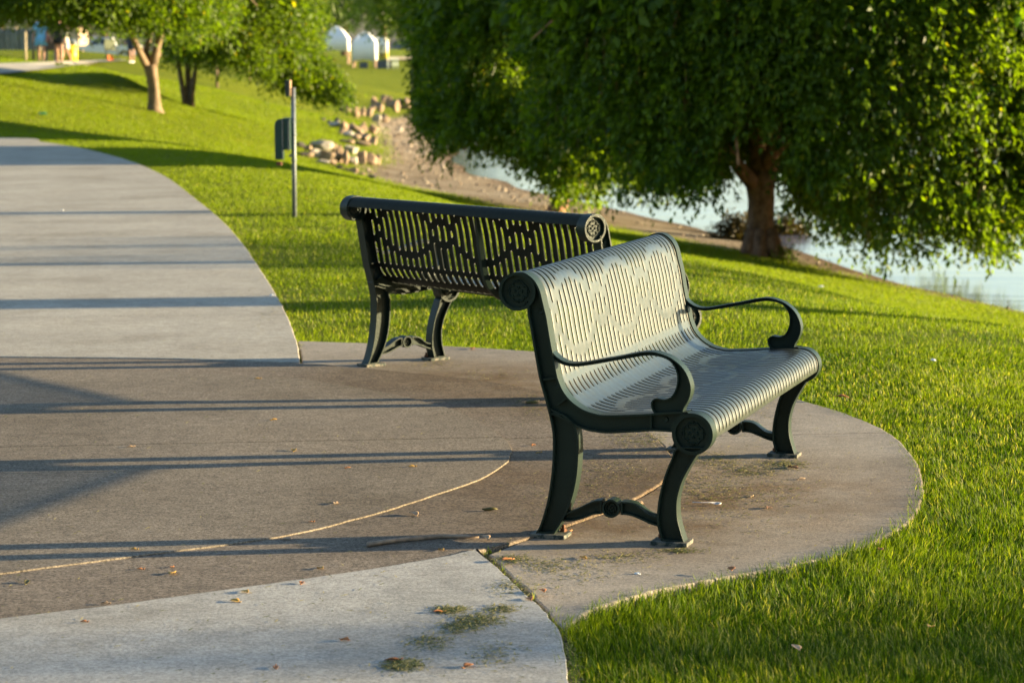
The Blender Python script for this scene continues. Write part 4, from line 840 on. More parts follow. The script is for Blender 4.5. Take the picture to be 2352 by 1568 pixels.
mid_c = k4([(700,505,95,65,'white'),(735,455,50,45,'dark'),(580,447,36,32,'dark'),(640,478,60,30,'dark'),(820,520,80,90,'tan'),(800,588,75,60,'tan'),(890,540,75,75,'tan'),(885,615,110,75,'white'),(965,560,80,70,'tan'),(1030,545,100,100,'tan'),(1150,565,90,100,'tan'),(950,655,80,70,'tan'),(1060,665,100,90,'tan'),(1145,695,70,80,'tan'),(880,705,90,45,'tan'),(1000,722,160,45,'tan'),(815,692,75,34,'dark'),(1000,610,80,60,'tan')])
far_c = k4([(830,335,75,75,'tan'),(890,335,70,65,'tan'),(950,375,70,100,'tan'),(1025,375,60,85,'tan'),(1090,385,60,65,'tan'),(780,330,50,45,'dark')])+k2([(1660,905,50,70,'tan'),(1700,950,50,80,'tan'),(1740,885,55,60,'tan'),(1790,905,60,85,'tan'),(1840,935,60,105,'tan'),(1890,925,40,75,'tan'),(1930,925,60,85,'tan'),(1970,915,50,65,'tan'),(2010,905,60,85,'tan'),(2060,925,60,85,'tan'),(2110,925,70,85,'tan'),(2165,925,70,80,'tan'),(1612,1000,50,65,'tan'),(1680,1045,60,65,'white'),(1740,1045,70,65,'tan'),(1640,960,50,50,'tan')])
tw_ = {'white':'pale grey','tan':'tan','dark':'dark'}
for L, where, y0 in ((near_c, 'in the nearest rock pile', 45), (mid_c, 'in the middle rock pile', 60), (far_c, 'in the farthest rock row', 90)):
    for i, (x, y, w_, h, t) in enumerate(L):
        big = 'large' if w_*h > 300 else ('medium' if w_*h > 140 else 'small'); shp = 'upright' if h > w_*1.15 else ('flat' if h < w_*.6 else 'blocky')
        side = ['left end', 'middle', 'right end'][min(2, int(3*(x-min(q[0] for q in L))/(max(q[0] for q in L)-min(q[0] for q in L)+1e-6)))]
        rock(x, y, w_, h, t, f'{big} {shp} {tw_[t]} boulder {where}, {side}', y0)

# unseen trees added behind the viewer to cut sky light on the benches
src = None
for i, (x, y, lb) in enumerate([(-26,-14,'far left'),(-13,-24,'left'),(0,-30,'middle'),(13,-26,'right of middle'),(-38,4,'outer left'),(-46,22,'beyond the walkway'),(24,-30,'outer right')]):
    if src is None:
        far_tree(0, 60, 13, 7, 'park tree standing behind the viewer, far left', 200, zb=0, n=900, ls=.6, low=-.1, group='park trees behind the viewer', name='sky_block_tree'); src = [o for o in COL.objects if o.get('group') == 'park trees behind the viewer'][0]; o = src
    else:
        o = src.copy(); COL.objects.link(o); o['label'] = 'park tree standing behind the viewer, '+lb
        for c in src.children: d = c.copy(); COL.objects.link(d); d.parent = o
    o.location = (x, y, float(H(x, y))-.1); o.rotation_euler = (0,0,i*1.3)

# pebbles and driftwood bits over the beach
n = 6500; P_ = P_beach[:len(P_beach)-4]; i_ = rng.integers(0, len(P_)-1, n); q_ = P_[i_]+rng.normal(size=(n,2))*[0,0]; off = rng.random(n)**1.2*16
dv = np.gradient(P_, axis=0); dv /= np.linalg.norm(dv,axis=1)[:,None]; nrm_ = np.stack([dv[:,1], -dv[:,0]],-1)
x = q_[:,0]+nrm_[i_,0]*off; y = q_[:,1]+nrm_[i_,1]*off; x += rng.normal(size=n)*.6; y += rng.normal(size=n)*.6; z = H(x, y)
ok = (z > WL+.02) & inpoly(P_beach, x, y) & (y < 170); x, y, z = x[ok], y[ok], z[ok]; n = len(x); print('pebbles', n)
oc = np.array([[1,0,0],[0,1,0],[-1,0,0],[0,-1,0],[0,0,1],[0,0,-1]], float); of = np.array([[0,1,4],[1,2,4],[2,3,4],[3,0,4],[1,0,5],[2,1,5],[3,2,5],[0,3,5]])
sz = (.010+.045*rng.random(n)**3)*np.clip(y/45,.8,2.2); th = rng.random(n)*tau
V = oc[None]*sz[:,None,None]*(.7+.6*rng.random((n,6,1)))*[1,1,.7]; V = np.stack([V[...,0]*np.cos(th)[:,None]-V[...,1]*np.sin(th)[:,None], V[...,0]*np.sin(th)[:,None]+V[...,1]*np.cos(th)[:,None], V[...,2]],-1)+np.stack([x,y,z+sz*.25],-1)[:,None]
F = (np.arange(n)[:,None,None]*6+of[None]).reshape(-1,3)
pm, nt, b = mat('beach_pebbles'); at_ = N(nt, 'ShaderNodeAttribute', attribute_name='rnd'); r_ = ramp(nt, [(0,(.07,.055,.045)),(.5,(.26,.19,.13)),(1,(.5,.44,.36))]); nt.links.new(at_.outputs['Fac'], r_.inputs[0]); nt.links.new(r_.outputs[0], b.inputs['Base Color']); b.inputs['Roughness'].default_value = .9
tag(from_np('pebbles', V.reshape(-1,3), F, pm, attrs={'rnd': np.repeat(rng.random(n), 6)}), 'loose pebbles strewn along the beach', 'pebbles', kind='stuff')
# ------------------------------------------------------------------ dog-waste station on a post
pb = at(676.5, 494); pb[2] = float(H(pb[0], pb[1])); Yp = pb[1]; sp = Yp/FD
root = empty('waste_station', tuple(pb)); tag(root, 'green waste bin on a thin post, on the lawn left of the farther bench', 'waste station')
bm = bmesh.new(); h_ = (494-197)*sp; tube(bm, [(0,0,-.1),(0,0,h_)], [.0225,.0225], 20)
for z in (.55,.80): tube(bm, [(0,0,z),(0,0,z+.02)], [.026,.026], 16)
from_bm('post', bm, M['zinc'], root, smooth=True)
M['bin_green'] = simple('bin_green_paint', (.008,.040,.030), rough=.45, var=.2)
M['tan_panel'] = simple('tan_panel', (.42,.27,.16), rough=.6)
def relp(px, py): p = at_y(px, py, Yp); return (p[0]-pb[0], p[2]-pb[2])
xl, zt = relp(636, 272); xr, zb = relp(668, 372)
def ext(bm, P, y0, y1):
    a = [bm.verts.new((p[0], y0, p[1])) for p in P]; b_ = [bm.verts.new((p[0], y1, p[1])) for p in P]; n = len(P)
    for i in range(n): bm.faces.new((a[i], a[(i+1)%n], b_[(i+1)%n], b_[i]))
    bm.faces.new(a[::-1]); bm.faces.new(b_)
    bmesh.ops.recalc_face_normals(bm, faces=bm.faces[:])
z_ = lambda py: relp(650, py)[1]
bm = bmesh.new(); ext(bm, [(-.175,z_(366)),(-.178,z_(290)),(-.168,z_(279)),(-.145,z_(274)),(-.104,z_(272)),(-.104,z_(366))], -.11, .11); bevel(from_bm('bin_front', bm, M['bin_green'], root), .006)
bm = bmesh.new(); ext(bm, [(-.096,z_(344)),(-.096,z_(271)),(-.024,z_(271)),(-.024,z_(344))], -.10, .10); bevel(from_bm('bin_body', bm, M['bin_green'], root), .006)
for xs, ya in ((-.101,366),(-.040,344)):
    bm = bmesh.new(); box(bm, xs-.004, xs+.004, -.118, -.106, z_(ya), z_(276)); from_bm('edge_strip', bm, M['zinc'], root)
for z in (zt-.05, zb+.05):
    bm = bmesh.new(); box(bm, -.045, .0, -.03, .03, z, z+.02); from_bm('bracket', bm, M['zinc'], root)
bm = bmesh.new(); box(bm, -.168,-.118,-.05,.05, zb-.035, zb+.002); o = from_bm('bin_latch', bm, M['rust'], root); bevel(o,.005)
xd, zd = relp(662, 208)
bm = bmesh.new(); box(bm, -.072,-.035,-.06,.06, zd-.06, zd+.10); o = from_bm('bag_dispenser', bm, simple('dispenser_black', (.015,.02,.02), rough=.4), root); bevel(o,.006)
bm = bmesh.new(); box(bm, -.035,-.022,-.055,.055, zd-.05, zd+.10); o = from_bm('sign_panel', bm, M['tan_panel'], root); bevel(o,.003)
# ------------------------------------------------------------------ people far up the hill
SKIN = simple('skin', (.42,.22,.14), rough=.6, var=.05)
def skinmesh(name, verts, edges, radii, m, parent, root_i=0, sub=2):
    me = bpy.data.meshes.new(name); me.from_pydata(verts, edges, []); o = link(name, me, m, parent)
    s = o.modifiers.new('skin', 'SKIN'); s.use_smooth_shade = True
    for i, r in enumerate(radii): me.skin_vertices[0].data[i].radius = (r if isinstance(r, tuple) else (r, r))
    me.skin_vertices[0].data[root_i].use_root = True
    u = o.modifiers.new('sub', 'SUBSURF'); u.levels = sub; u.render_levels = sub; return o
def person(px, py, heading, label, stride, cloth, y0=90, h=1.7, skirt=None, hair=(.03,.02,.015), legs=None, shoes=(.04,.04,.04), arms=((.05,.03),(-.05,.03)), top='shirt', sleeve=None):
    p = hit(px, py, y0); root = empty('person', tuple(p), heading); tag(root, label, 'person', 'people walking on the far path'); k = h/1.7
    V = []; E_ = []; Rr = []
    def add(x, y, z, r, par=None):
        V.append((x*k, y*k, z*k)); Rr.append((r*k if not isinstance(r, tuple) else (r[0]*k, r[1]*k))); i = len(V)-1
        if par is not None: E_.append((par, i))
        return i
    pelvis = add(0,0,.93,(.15,.11)); waist = add(0,.01,1.10,(.125,.095), pelvis); chest = add(0,.01,1.30,(.165,.11), waist); neck0 = add(0,0,1.44,(.07,.065), chest); neck = add(0,.01,1.50,.052, neck0); head = add(0,.02,1.60,(.075,.09), neck); top_ = add(0,.02,1.67,(.06,.075), head)
    for s, st in ((-1, stride), (1, -stride)):
        hip = add(s*.09,0,.88,.095, pelvis); kn = add(s*.095, st*.45+.03, .48, .058, hip); cf = add(s*.095, st*.7-.01, .30, .055, kn); an = add(s*.095, st, .09, .037, cf); ft = add(s*.10, st+.14, .035, (.042,.03), an)
    for s, (fx, fy) in zip((-1,1), arms):
        sh = add(s*.18,0,1.39,.052, chest); el = add(s*.245, fy-.03, 1.13, .04, sh); wr = add(s*(.25), fy+.10, .90, .028, el); hd = add(s*.245, fy+.14, .82, (.035,.022), wr)
        for q in range(4): add(s*.245+(q-1.5)*.017, fy+.165, .755-.006*abs(q-1.4), .009, hd)
        add(s*.245-s*.03, fy+.18, .80, .010, hd)
    skinmesh('body', V, E_, Rr, SKIN, root)
    hm_ = simple('hair', hair, rough=.6)
    # face
    bm = bmesh.new(); tube(bm, [(0,.095*k,1.605*k),(0,.12*k,1.585*k)], [.012,.016], 6); from_bm('nose', bm, SKIN, root)
    for s in (-1,1):
        bm = bmesh.new(); tube(bm, [(s*.075*k,.02*k,1.57*k),(s*.085*k,.015*k,1.61*k)], [.014,.016], 6); from_bm('ear', bm, SKIN, root)
        bm = bmesh.new(); tube(bm, [(s*.03*k,.098*k,1.615*k),(s*.03*k,.105*k,1.615*k)], [.010,.007], 6); from_bm('eye', bm, hm_, root)
    # hair
    bm = bmesh.new(); bmesh.ops.create_icosphere(bm, subdivisions=2, radius=1)
    for v in bm.verts: v.co = Vector((v.co.x*.092*k, v.co.y*.105*k-.012*k, (v.co.z*.105 + 1.635 - (.09 if v.co.y < -.2 and v.co.z < 0 else 0))*k))
    from_bm('hair', bm, hm_, root, smooth=True)
    def shell(name, prof, m):
        bm = bmesh.new(); rings = []
        for z, rx, ry, yo in prof: rings.append([bm.verts.new((rx*cos(tau*i/18)*k, (ry*sin(tau*i/18)+yo)*k, (z+.012*sin(i*2.3))*k)) for i in range(18)])
        for a, b_ in zip(rings, rings[1:]):
            for i in range(18): bm.faces.new((a[i], a[(i+1)%18], b_[(i+1)%18], b_[i]))
        o = from_bm(name, bm, m, root, smooth=True); s = o.modifiers.new('cloth', 'SOLIDIFY'); s.thickness = .012; return o
    cm = simple('cloth_'+top, cloth, rough=.85, var=.12, scale=6)
    lo = skirt or .86
    shell(top, [(1.47,.085,.075,0),(1.43,.15,.10,0),(1.36,.20,.125,.005),(1.22,.18,.125,.01),(1.08,.165,.115,.01),(.94,.195,.14,0)]+([(lo,.225,.17,-.01)] if lo < .9 else []), cm)
    for s, (fx, fy) in zip((-1,1), arms):
        bm = bmesh.new(); tube(bm, [(s*.16*k,0,1.40*k),(s*.20*k,0,1.36*k),(s*.25*k,(fy-.03)*k,(1.13 if sleeve else 1.2)*k)]+([(s*.25*k,(fy+.08)*k,.93*k)] if sleeve == 'long' else []), [.07*k,.068*k,.062*k]+([.045*k] if sleeve == 'long' else []), 10, cap=False); from_bm('sleeve', bm, cm, root, smooth=True)
    if legs:
        lm = simple('shorts', legs, rough=.85)
        shell('shorts', [(.97,.165,.12,0),(.88,.185,.14,0),(.74,.19,.15,0),(.62,.19,.16,0)], lm)
    for s, st in ((-1, stride), (1, -stride)):
        bm = bmesh.new(); bmesh.ops.create_icosphere(bm, subdivisions=2, radius=1)
        for v in bm.verts: v.co = Vector((v.co.x*.05*k+s*.098*k, v.co.y*.13*k+(st+.06)*k, max(v.co.z*.05, -.03)*k+.035*k))
        from_bm('shoe', bm, simple('shoe', shoes, rough=.7), root, smooth=True)
    return root, p
r1, p1 = person(95, 147, pi, 'person in a light blue dress walking on the far path with a red bag', .10, (.16,.42,.72), skirt=.62, hair=(.13,.07,.04))
M['red'] = simple('red_leather', (.22,.03,.03), rough=.5)
bag = empty('handbag', (p1[0]+.27, p1[1], p1[2]+.78)); tag(bag, 'dark red shoulder bag hanging at the side of the person in blue', 'bag')
bm = bmesh.new(); box(bm, -.05,.05,-.12,.12,-.02,.2); bevel(from_bm('pouch', bm, M['red'], bag), .02)
bm = bmesh.new(); tube(bm, [(0,-.1,.18),(-.05,-.05,.45),(-.1,0,.66),(-.05,.05,.45),(0,.1,.18)], .008, 6); from_bm('strap', bm, M['red'], bag)
person(137, 146.5, pi, 'person in a black hooded top and bare legs walking away on the far path', .12, (.012,.012,.015), skirt=.72, hair=(.03,.018,.012), sleeve='long')
person(152, 146, pi*.55, 'person in pale clothes half hidden beside the one dressed in black', .22, (.6,.55,.5), skirt=.80, hair=(.10,.06,.03), legs=(.55,.5,.45))
person(303, 145, pi*.9, 'person in dark clothes and white socks left of the thick forked trunk', .04, (.02,.03,.06), legs=(.02,.03,.06), shoes=(.8,.8,.8), hair=(.05,.03,.02), sleeve='long')
# yellow litter barrel with grey lid
pt = hit(164, 145.5, 90); s = pt[1]/FD; root = empty('litter_barrel', tuple(pt)); tag(root, 'yellow round litter barrel with a grey domed lid beside the far path', 'bin')
def lathe(name, prof, m, parent, n=28):
    bm = bmesh.new(); rings = [[bm.verts.new((r*cos(tau*i/n), r*sin(tau*i/n), z)) for i in range(n)] for r, z in prof]
    for a, b_ in zip(rings, rings[1:]):
        for i in range(n): bm.faces.new((a[i], a[(i+1)%n], b_[(i+1)%n], b_[i]))
    bm.faces.new(rings[0][::-1]); bm.faces.new(rings[-1]); return from_bm(name, bm, m, parent, smooth=True)
lathe('barrel', [(.24,0),(.27,.03),(.28,.3),(.285,.32),(.28,.34),(.285,.6),(.29,.62),(.28,.64),(.28,.82)], simple('yellow_paint', (.75,.52,.02), rough=.45, var=.06), root)
lathe('lid', [(.295,.80),(.295,.86),(.26,.98),(.18,1.06),(.06,1.10)], simple('grey_lid', (.10,.12,.14), rough=.4), root)
# box on dark legs
pt = hit(117, 143, 90); root = empty('box_stand', tuple(pt)); tag(root, 'brown box raised on dark legs right of the person in blue', 'box stand')
bm = bmesh.new(); box(bm, -.24,.24,-.2,.2,.5,1.05); bevel(from_bm('box', bm, simple('brown_wood', (.10,.06,.035), rough=.8), root), .02)
for sx in (-.2,.2):
    for sy in (-.16,.16):
        bm = bmesh.new(); tube(bm, [(sx,sy,0),(sx*.95,sy,.5)], [.035,.03], 8); from_bm('leg', bm, simple('dark_leg', (.02,.02,.02)), root)
# signposts left
M['pole_tan'] = simple('tan_pole', (.42,.33,.20), rough=.7); M['pole_dark'] = simple('dark_pole', (.03,.03,.03), rough=.6)
for px, py, tp, m, lb in ((59.5,141,74,'pole_tan','slim tan pole in front of the tarp fence'), (77,140.5,72,'pole_dark','slim dark pole right of the tan one, before the fence')):
    pt = hit(px, py, 80); s = pt[1]/FD; bm = bmesh.new(); tube(bm, [(0,0,-.2),(0,0,(py-tp)*s)], [.05,.045], 10); lathe_ = from_bm('pole', bm, M[m], smooth=True); lathe_.location = tuple(pt); tag(lathe_, lb, 'pole')
# tarp fence
x0 = at_y(-70, 130, 205)[0]; x1 = at_y(92, 130, 205)[0]; zf0 = float(H((x0+x1)/2, 205)); root = empty('tarp_fence', ((x0+x1)/2, 205, zf0)); tag(root, 'grey-green tarp fence hung in loose folds behind the path', 'fence')
bm = bmesh.new(); n = 160; w2 = (x1-x0)/2; rows = []
for j in range(8):
    z = -.3+2.9*j/7; rows.append([bm.verts.new((-w2+2*w2*i/n, .10*sin(i*.55+.35*j)+.12*mn.noise(Vector((i*.13,j*.3,0))), z+.06*sin(i*.22))) for i in range(n+1)])
for a, b_ in zip(rows, rows[1:]):
    for i in range(n): bm.faces.new((a[i], a[i+1], b_[i+1], b_[i]))
o = from_bm('tarp', bm, simple('tarp_cloth', (.16,.17,.15), rough=.8, var=.2, scale=.7), root, smooth=True); s_ = o.modifiers.new('t','SOLIDIFY'); s_.thickness = .02
for i in range(4):
    bm = bmesh.new(); tube(bm, [(-w2+2*w2*i/3,.2,-.4),(-w2+2*w2*i/3,.2,2.8)], .05, 8); from_bm('fence_post', bm, M['pole_tan'], root)
# tan park building
x0 = at_y(92, 130, 232)[0]; x1 = at_y(182, 130, 232)[0]; xc = (x0+x1)/2; zb_ = float(H(xc, 232)); root = empty('park_building', (xc, 232, zb_)); tag(root, 'low tan block building behind the people and the barrel', 'building')
w2 = (x1-x0)/2; bm = bmesh.new(); box(bm, -w2, w2, 0, 5, -.5, 2.9); from_bm('wall', bm, simple('tan_block', (.42,.32,.22), rough=.9, var=.12, scale=2, bump=.3, bscale=6), root)
bm = bmesh.new(); ext(bm, [(-w2-.4,2.9),(w2+.4,2.9),(w2+.3,3.1),(0,3.9),(-w2-.3,3.1)], -.5, 5.5); from_bm('roof', bm, simple('brown_roof', (.08,.05,.035), rough=.8), root)
bm = bmesh.new(); box(bm, -.5,.5,-.03,.02,-.1,2.1); d_ = from_bm('door', bm, simple('door_brown', (.10,.07,.05)), root); bm = bmesh.new(); box(bm,.36,.42,-.08,-.03,.95,1.05); from_bm('handle', bm, M['zinc'], d_)
# ------------------------------------------------------------------ white pickup
s = 1; Yt = 195.0; pl_ = at_y(178, 137, Yt); pr_ = at_y(308, 137, Yt); Lt = pr_[0]-pl_[0]; xc = (pl_[0]+pr_[0])/2; zt_ = at_y(240, 138, Yt)[2]-.02
Lt = 5.6; ks = (pr_[0]-pl_[0])/Lt
root = empty('pickup_truck', (xc, Yt, zt_)); root.scale = (1,1,1); tag(root, 'white pickup truck parked side-on beyond the lawn under the tree', 'pickup truck')
WHT = simple('truck_white_paint', (.62,.62,.60), rough=.25, var=.03, spec=.6); GLS = simple('truck_glass', (.02,.03,.04), rough=.05, var=.05, spec=.8); TYR = simple('tyre_rubber', (.015,.015,.015), rough=.8); RIM = simple('steel_rim', (.35,.35,.36), rough=.4, metal=.6)
def tp(P): return [(x-2.8, z) for x, z in P]
arch = lambda c: [(c+.46*cos(a), .36+.46*sin(a)) for a in np.linspace(pi, 0, 9)]
# front at left
body = [(0.0,.45),(0.0,.80),(.08,1.02),(.9,1.12),(1.35,1.16),(2.0,1.17),(3.55,1.17),(3.6,1.16),(5.55,1.16),(5.6,1.10),(5.6,.5),(5.2,.42)]+arch(4.45)[::-1]+[(3.85,.36),(1.75,.36)]+arch(1.0)[::-1]+[(.3,.36)]
bm = bmesh.new(); P_ = tp(body); n = len(P_); tr_ = tessellate_polygon([[Vector((p[0],p[1],0)) for p in P_]])
a = [bm.verts.new((p[0], -.95, p[1])) for p in P_]; b_ = [bm.verts.new((p[0], .95, p[1])) for p in P_]
for i in range(n): bm.faces.new((a[i], a[(i+1)%n], b_[(i+1)%n], b_[i]))
for t_ in tr_: bm.faces.new([a[i] for i in t_]); bm.faces.new([b_[i] for i in t_[::-1]])
bmesh.ops.recalc_face_normals(bm, faces=bm.faces[:]); bd = from_bm('body', bm, WHT, root); bevel(bd, .03, 2, 30)
bm = bmesh.new(); 
def frust(bm, P0, P1, y0, y1):
    a = [bm.verts.new((p[0], -y0, p[1])) for p in P0]+[bm.verts.new((p[0], -y1, p[1])) for p in P1]; b2 = [bm.verts.new((v.co.x, -v.co.y, v.co.z)) for v in a]
    for q in ([a[0],a[1],a[2],a[3]], [b2[3],b2[2],b2[1],b2[0]], [a[0],a[3],b2[3],b2[0]], [a[1],b2[1],b2[2],a[2]], [a[3],a[2],b2[2],b2[3]], [a[0],b2[0],b2[1],a[1]]): bm.faces.new(q)
frust(bm, tp([(1.38,1.15),(3.62,1.15)]), tp([(3.35,1.80),(2.02,1.80)]), .92, .76); bmesh.ops.recalc_face_normals(bm, faces=bm.faces[:]); bevel(from_bm('cab', bm, WHT, root), .05, 3, 30)
for P0 in ([(1.66,1.22),(2.42,1.22),(2.42,1.70),(2.10,1.70)], [(2.52,1.22),(3.42,1.22),(3.26,1.70),(2.52,1.70)]):
    for sg in (-1, 1):
        bm = bmesh.new(); vs = [bm.verts.new((p[0], sg*(.92-.16*(p[1]-1.15)/.65+.012), p[1])) for p in tp(P0)]; bm.faces.new(vs); o = from_bm('window', bm, GLS, root); s_ = o.modifiers.new('t','SOLIDIFY'); s_.thickness = .01
for c in (1.0, 4.45):
    for sg in (-1, 1):
        bm = bmesh.new(); rg_ = [(.30,-.11),(.36,-.10),(.37,0),(.36,.10),(.30,.11)]; n = 28; rings = [[bm.verts.new((c-2.8+r*cos(tau*i/n), sg*.84+w_, .37+r*sin(tau*i/n))) for i in range(n)] for r, w_ in rg_]
        for q, u in zip(rings, rings[1:]):
            for i in range(n): bm.faces.new((q[i], q[(i+1)%n], u[(i+1)%n], u[i]))
        wl = from_bm('wheel', bm, TYR, root, smooth=True); bm = bmesh.new(); tube(bm, [(c-2.8, sg*.84-.09, .37), (c-2.8, sg*.84+.09, .37)], .21, 20); from_bm('rim', bm, RIM, wl)
for sg in (-1, 1):
    bm = bmesh.new(); box(bm, -2.82,-2.70, sg*.75-.15, sg*.75+.15, .78, .95); from_bm('headlight', bm, simple('lamp_glass', (.6,.6,.6), rough=.1), root)
    bm = bmesh.new(); box(bm, 2.72, 2.815, sg*.82-.1, sg*.82+.1, .75, 1.05); from_bm('taillight', bm, M['red'], root)
    bm = bmesh.new(); box(bm, -1.05,-.90, sg*1.0-.09, sg*1.0+.09, 1.2, 1.36); bevel(from_bm('mirror', bm, simple('black_plastic', (.02,.02,.02)), root), .02)
bm = bmesh.new(); box(bm, -2.9,-2.78,-.9,.9,.42,.62); bevel(from_bm('bumper', bm, RIM, root), .03)
bm = bmesh.new(); box(bm, 2.8,2.92,-.9,.9,.45,.62); bevel(from_bm('bumper', bm, RIM, root), .03)
# folding chair and cones near the pickup
pt = hit(257, 139.5, 110); root = empty('folding_chair', tuple(pt), .5); tag(root, 'folding camp chair with an olive seat in front of the white pickup', 'chair')
OLV = simple('olive_canvas', (.17,.19,.12), rough=.9); DK = simple('dark_tube', (.03,.05,.05), rough=.5)
bm = bmesh.new(); box(bm, -.26,.26,-.25,.25,.44,.47); from_bm('seat', bm, OLV, root)
bm = bmesh.new(); ext(bm, [(-.26,.47),(.26,.47),(.26,.98),(-.26,.98)], .24, .27); from_bm('backrest', bm, OLV, root)
for a, b_ in (((-.28,-.25,0),(-.28,.27,.75)),((.28,-.25,0),(.28,.27,.75)),((-.28,.27,0),(-.28,-.25,.66)),((.28,.27,0),(.28,-.25,.66))):
    bm = bmesh.new(); tube(bm, [a, b_], .018, 8); from_bm('leg', bm, DK, root)
for px, lb in ((248.5,'small orange cone left of the folding chair'),(257,'small orange cone under the folding chair')):
    pt = hit(px, 141, 90); root = empty('traffic_cone', tuple(pt)); tag(root, lb, 'cone', 'orange cones by the folding chair'); ORG = simple('cone_orange', (.75,.17,.03), rough=.6)
    lathe('cone', [(.10,.02),(.03,.30),(.02,.31)], ORG, root, 14); bm = bmesh.new(); box(bm,-.14,.14,-.14,.14,0,.02); from_bm('base', bm, ORG, root)
# ------------------------------------------------------------------ white canopies with a terrace
CW = simple('canopy_white', (.80,.80,.80), rough=.8, var=.03); PST = simple('canopy_post', (.45,.30,.20), rough=.7); DKB = simple('dark_locker', (.07,.08,.09), rough=.6)
def canopy(pxl, pxr, pyt, pye, pyb, Y, label, posts, droop=.5, dep=3.0, pys=None):
    xl, xr = at_y(pxl,100,Y)[0], at_y(pxr,100,Y)[0]; zt, ze, zg = at_y(900,pyt,Y)[2], at_y(900,pye,Y)[2], at_y(900,pyb,Y)[2]; zs = at_y(900,pys or pye+10,Y)[2]
    root = empty('canopy_tent', ((xl+xr)/2, Y, zg)); tag(root, label, 'tent', 'white canopies beyond the lawn'); w2 = (xr-xl)/2
    bm = bmesh.new(); n = 14; rings = []
    for f, hh in ((1.0,0),(.8,.30),(.55,.62),(.3,.86),(.06,1)):
        ring = []
        for i in range(4*n):
            t_ = (i % n)/n; sd_ = i//n; c_ = [(-1+2*t_,-1),(1,-1+2*t_),(1-2*t_,1),(-1,1-2*t_)][sd_]; sag = .08*sin(t_*pi)*(1-abs(hh))
            ring.append(bm.verts.new((c_[0]*w2*f, (c_[1]+1)*dep/2*1.0 if f == 1 else dep/2+c_[1]*dep/2*f, (ze-zg)+(zt-ze)*hh-sag)))
        rings.append(ring)
    # scalloped walls hanging from the eaves, lower at the corners
    low = []
    for i, v in enumerate(rings[0]):
        t_ = (i % n)/n; dd = (ze-zs)*(.9+.1*abs(cos(pi*t_))**2); low.append(bm.verts.new((v.co.x*1.02, dep/2+(v.co.y-dep/2)*1.02, v.co.z-dd)))
    rings = [low]+rings; m_ = 4*n
    for a, b_ in zip(rings, rings[1:]):
        for i in range(m_): bm.faces.new((a[i], a[(i+1)%m_], b_[(i+1)%m_], b_[i]))
    bm.faces.new(rings[-1]); o = from_bm('roof_cover', bm, CW, root, smooth=True); s_ = o.modifiers.new('t','SOLIDIFY'); s_.thickness = .02
    for x, y in ((-1,0),(1,0),(1,1),(-1,1)):
        bm = bmesh.new(); tube(bm, [(x*w2*.95, y*dep*.95+.08, -.1), (x*w2*.95, y*dep*.95+.08, ze-zg)], .09, 8); from_bm('post', bm, PST, root)
canopy(742, 800, 60, 88, 162, 262, 'leftmost bluish-white canopy, partly behind the hanging leaves', 4, pys=118)
canopy(809, 863, 72, 97, 158, 250, 'brightest white pointed canopy in the middle of the three', 4, pys=140)
canopy(858, 888, 84, 92, 157, 256, 'narrow white canopy at the right end of the three', 4, pys=124)
# terrace slab with lockers, railing and steps
Yc = 248.0; xl, xr = at_y(785,0,Yc)[0], at_y(892,0,Yc)[0]; z1 = at_y(850,161,Yc)[2]; zlo = at_y(850,173,Yc)[2]; root = empty('terrace', ((xl+xr)/2, Yc, zlo)); tag(root, 'low pale concrete terrace under the white canopies', 'terrace')
w2 = (xr-xl)/2; bm = bmesh.new(); box(bm, -w2, w2, 0, 9, -.6, z1-zlo); from_bm('slab', bm, simple('terrace_concrete', (.5,.43,.35), rough=.9), root)
for i in range(3):
    bm = bmesh.new(); box(bm, w2+.02+i*.75, w2+.02+(i+1)*.75, .5, 2.5, -.8, (z1-zlo)-.16*(i+1)); from_bm('step', bm, simple('step_concrete', (.55,.5,.45), rough=.9), root)
for px, w_, lb in ((833,.42,'dark locker under the bright middle canopy'), (881,.75,'wide dark locker near the right end of the terrace')):
    x = at_y(px,0,Yc)[0]; root = empty('locker', (x, Yc+.6, z1)); tag(root, lb, 'locker', 'dark lockers on the terrace'); h_ = (161-(143 if px == 833 else 140))*Yc/FD
    bm = bmesh.new(); box(bm, -w_, w_, 0, .6, 0, h_); bevel(from_bm('cabinet', bm, DKB, root), .02); bm = bmesh.new(); box(bm, -w_*.9, w_*.9, -.03, -.002, .1, h_*.9); from_bm('door', bm, DKB, root)
for i, (px, t_) in enumerate(((793,'PST'),(826,'PST'),(851,'PST'),(868,'PST'))):
    pass
x = at_y(897,0,Yc)[0]; root = empty('railing', (x, Yc+.3, z1)); tag(root, 'grey-green metal railing at the right end of the terrace', 'railing'); RL = simple('railing_paint', (.30,.36,.33), rough=.5)
for i in range(4):
    bm = bmesh.new(); tube(bm, [(-.35+i*.3, i*.5, -.2), (-.35+i*.3, i*.5, 1.15)], .06, 8); from_bm('post', bm, RL, root)
for z in (.6, 1.12):
    bm = bmesh.new(); tube(bm, [(-.45,-.1,z),(.65,1.6,z)], .045, 8); from_bm('rail', bm, RL, root)
x, _, z = at_y(884, 128, Yc-1); root = empty('yellow_bucket', (x, Yc+.9, z-.3)); tag(root, 'yellow bucket sitting on the wide dark locker at the right', 'bucket'); lathe('bucket', [(.22,0),(.28,.55),(.30,.6)], simple('bucket_yellow', (.75,.6,.08), rough=.5), root)
bm = bmesh.new(); tube(bm, [(-.28,0,.56),(-.2,0,.8),(0,0,.88),(.2,0,.8),(.28,0,.56)], .015, 6); from_bm('handle', bm, RIM, root)
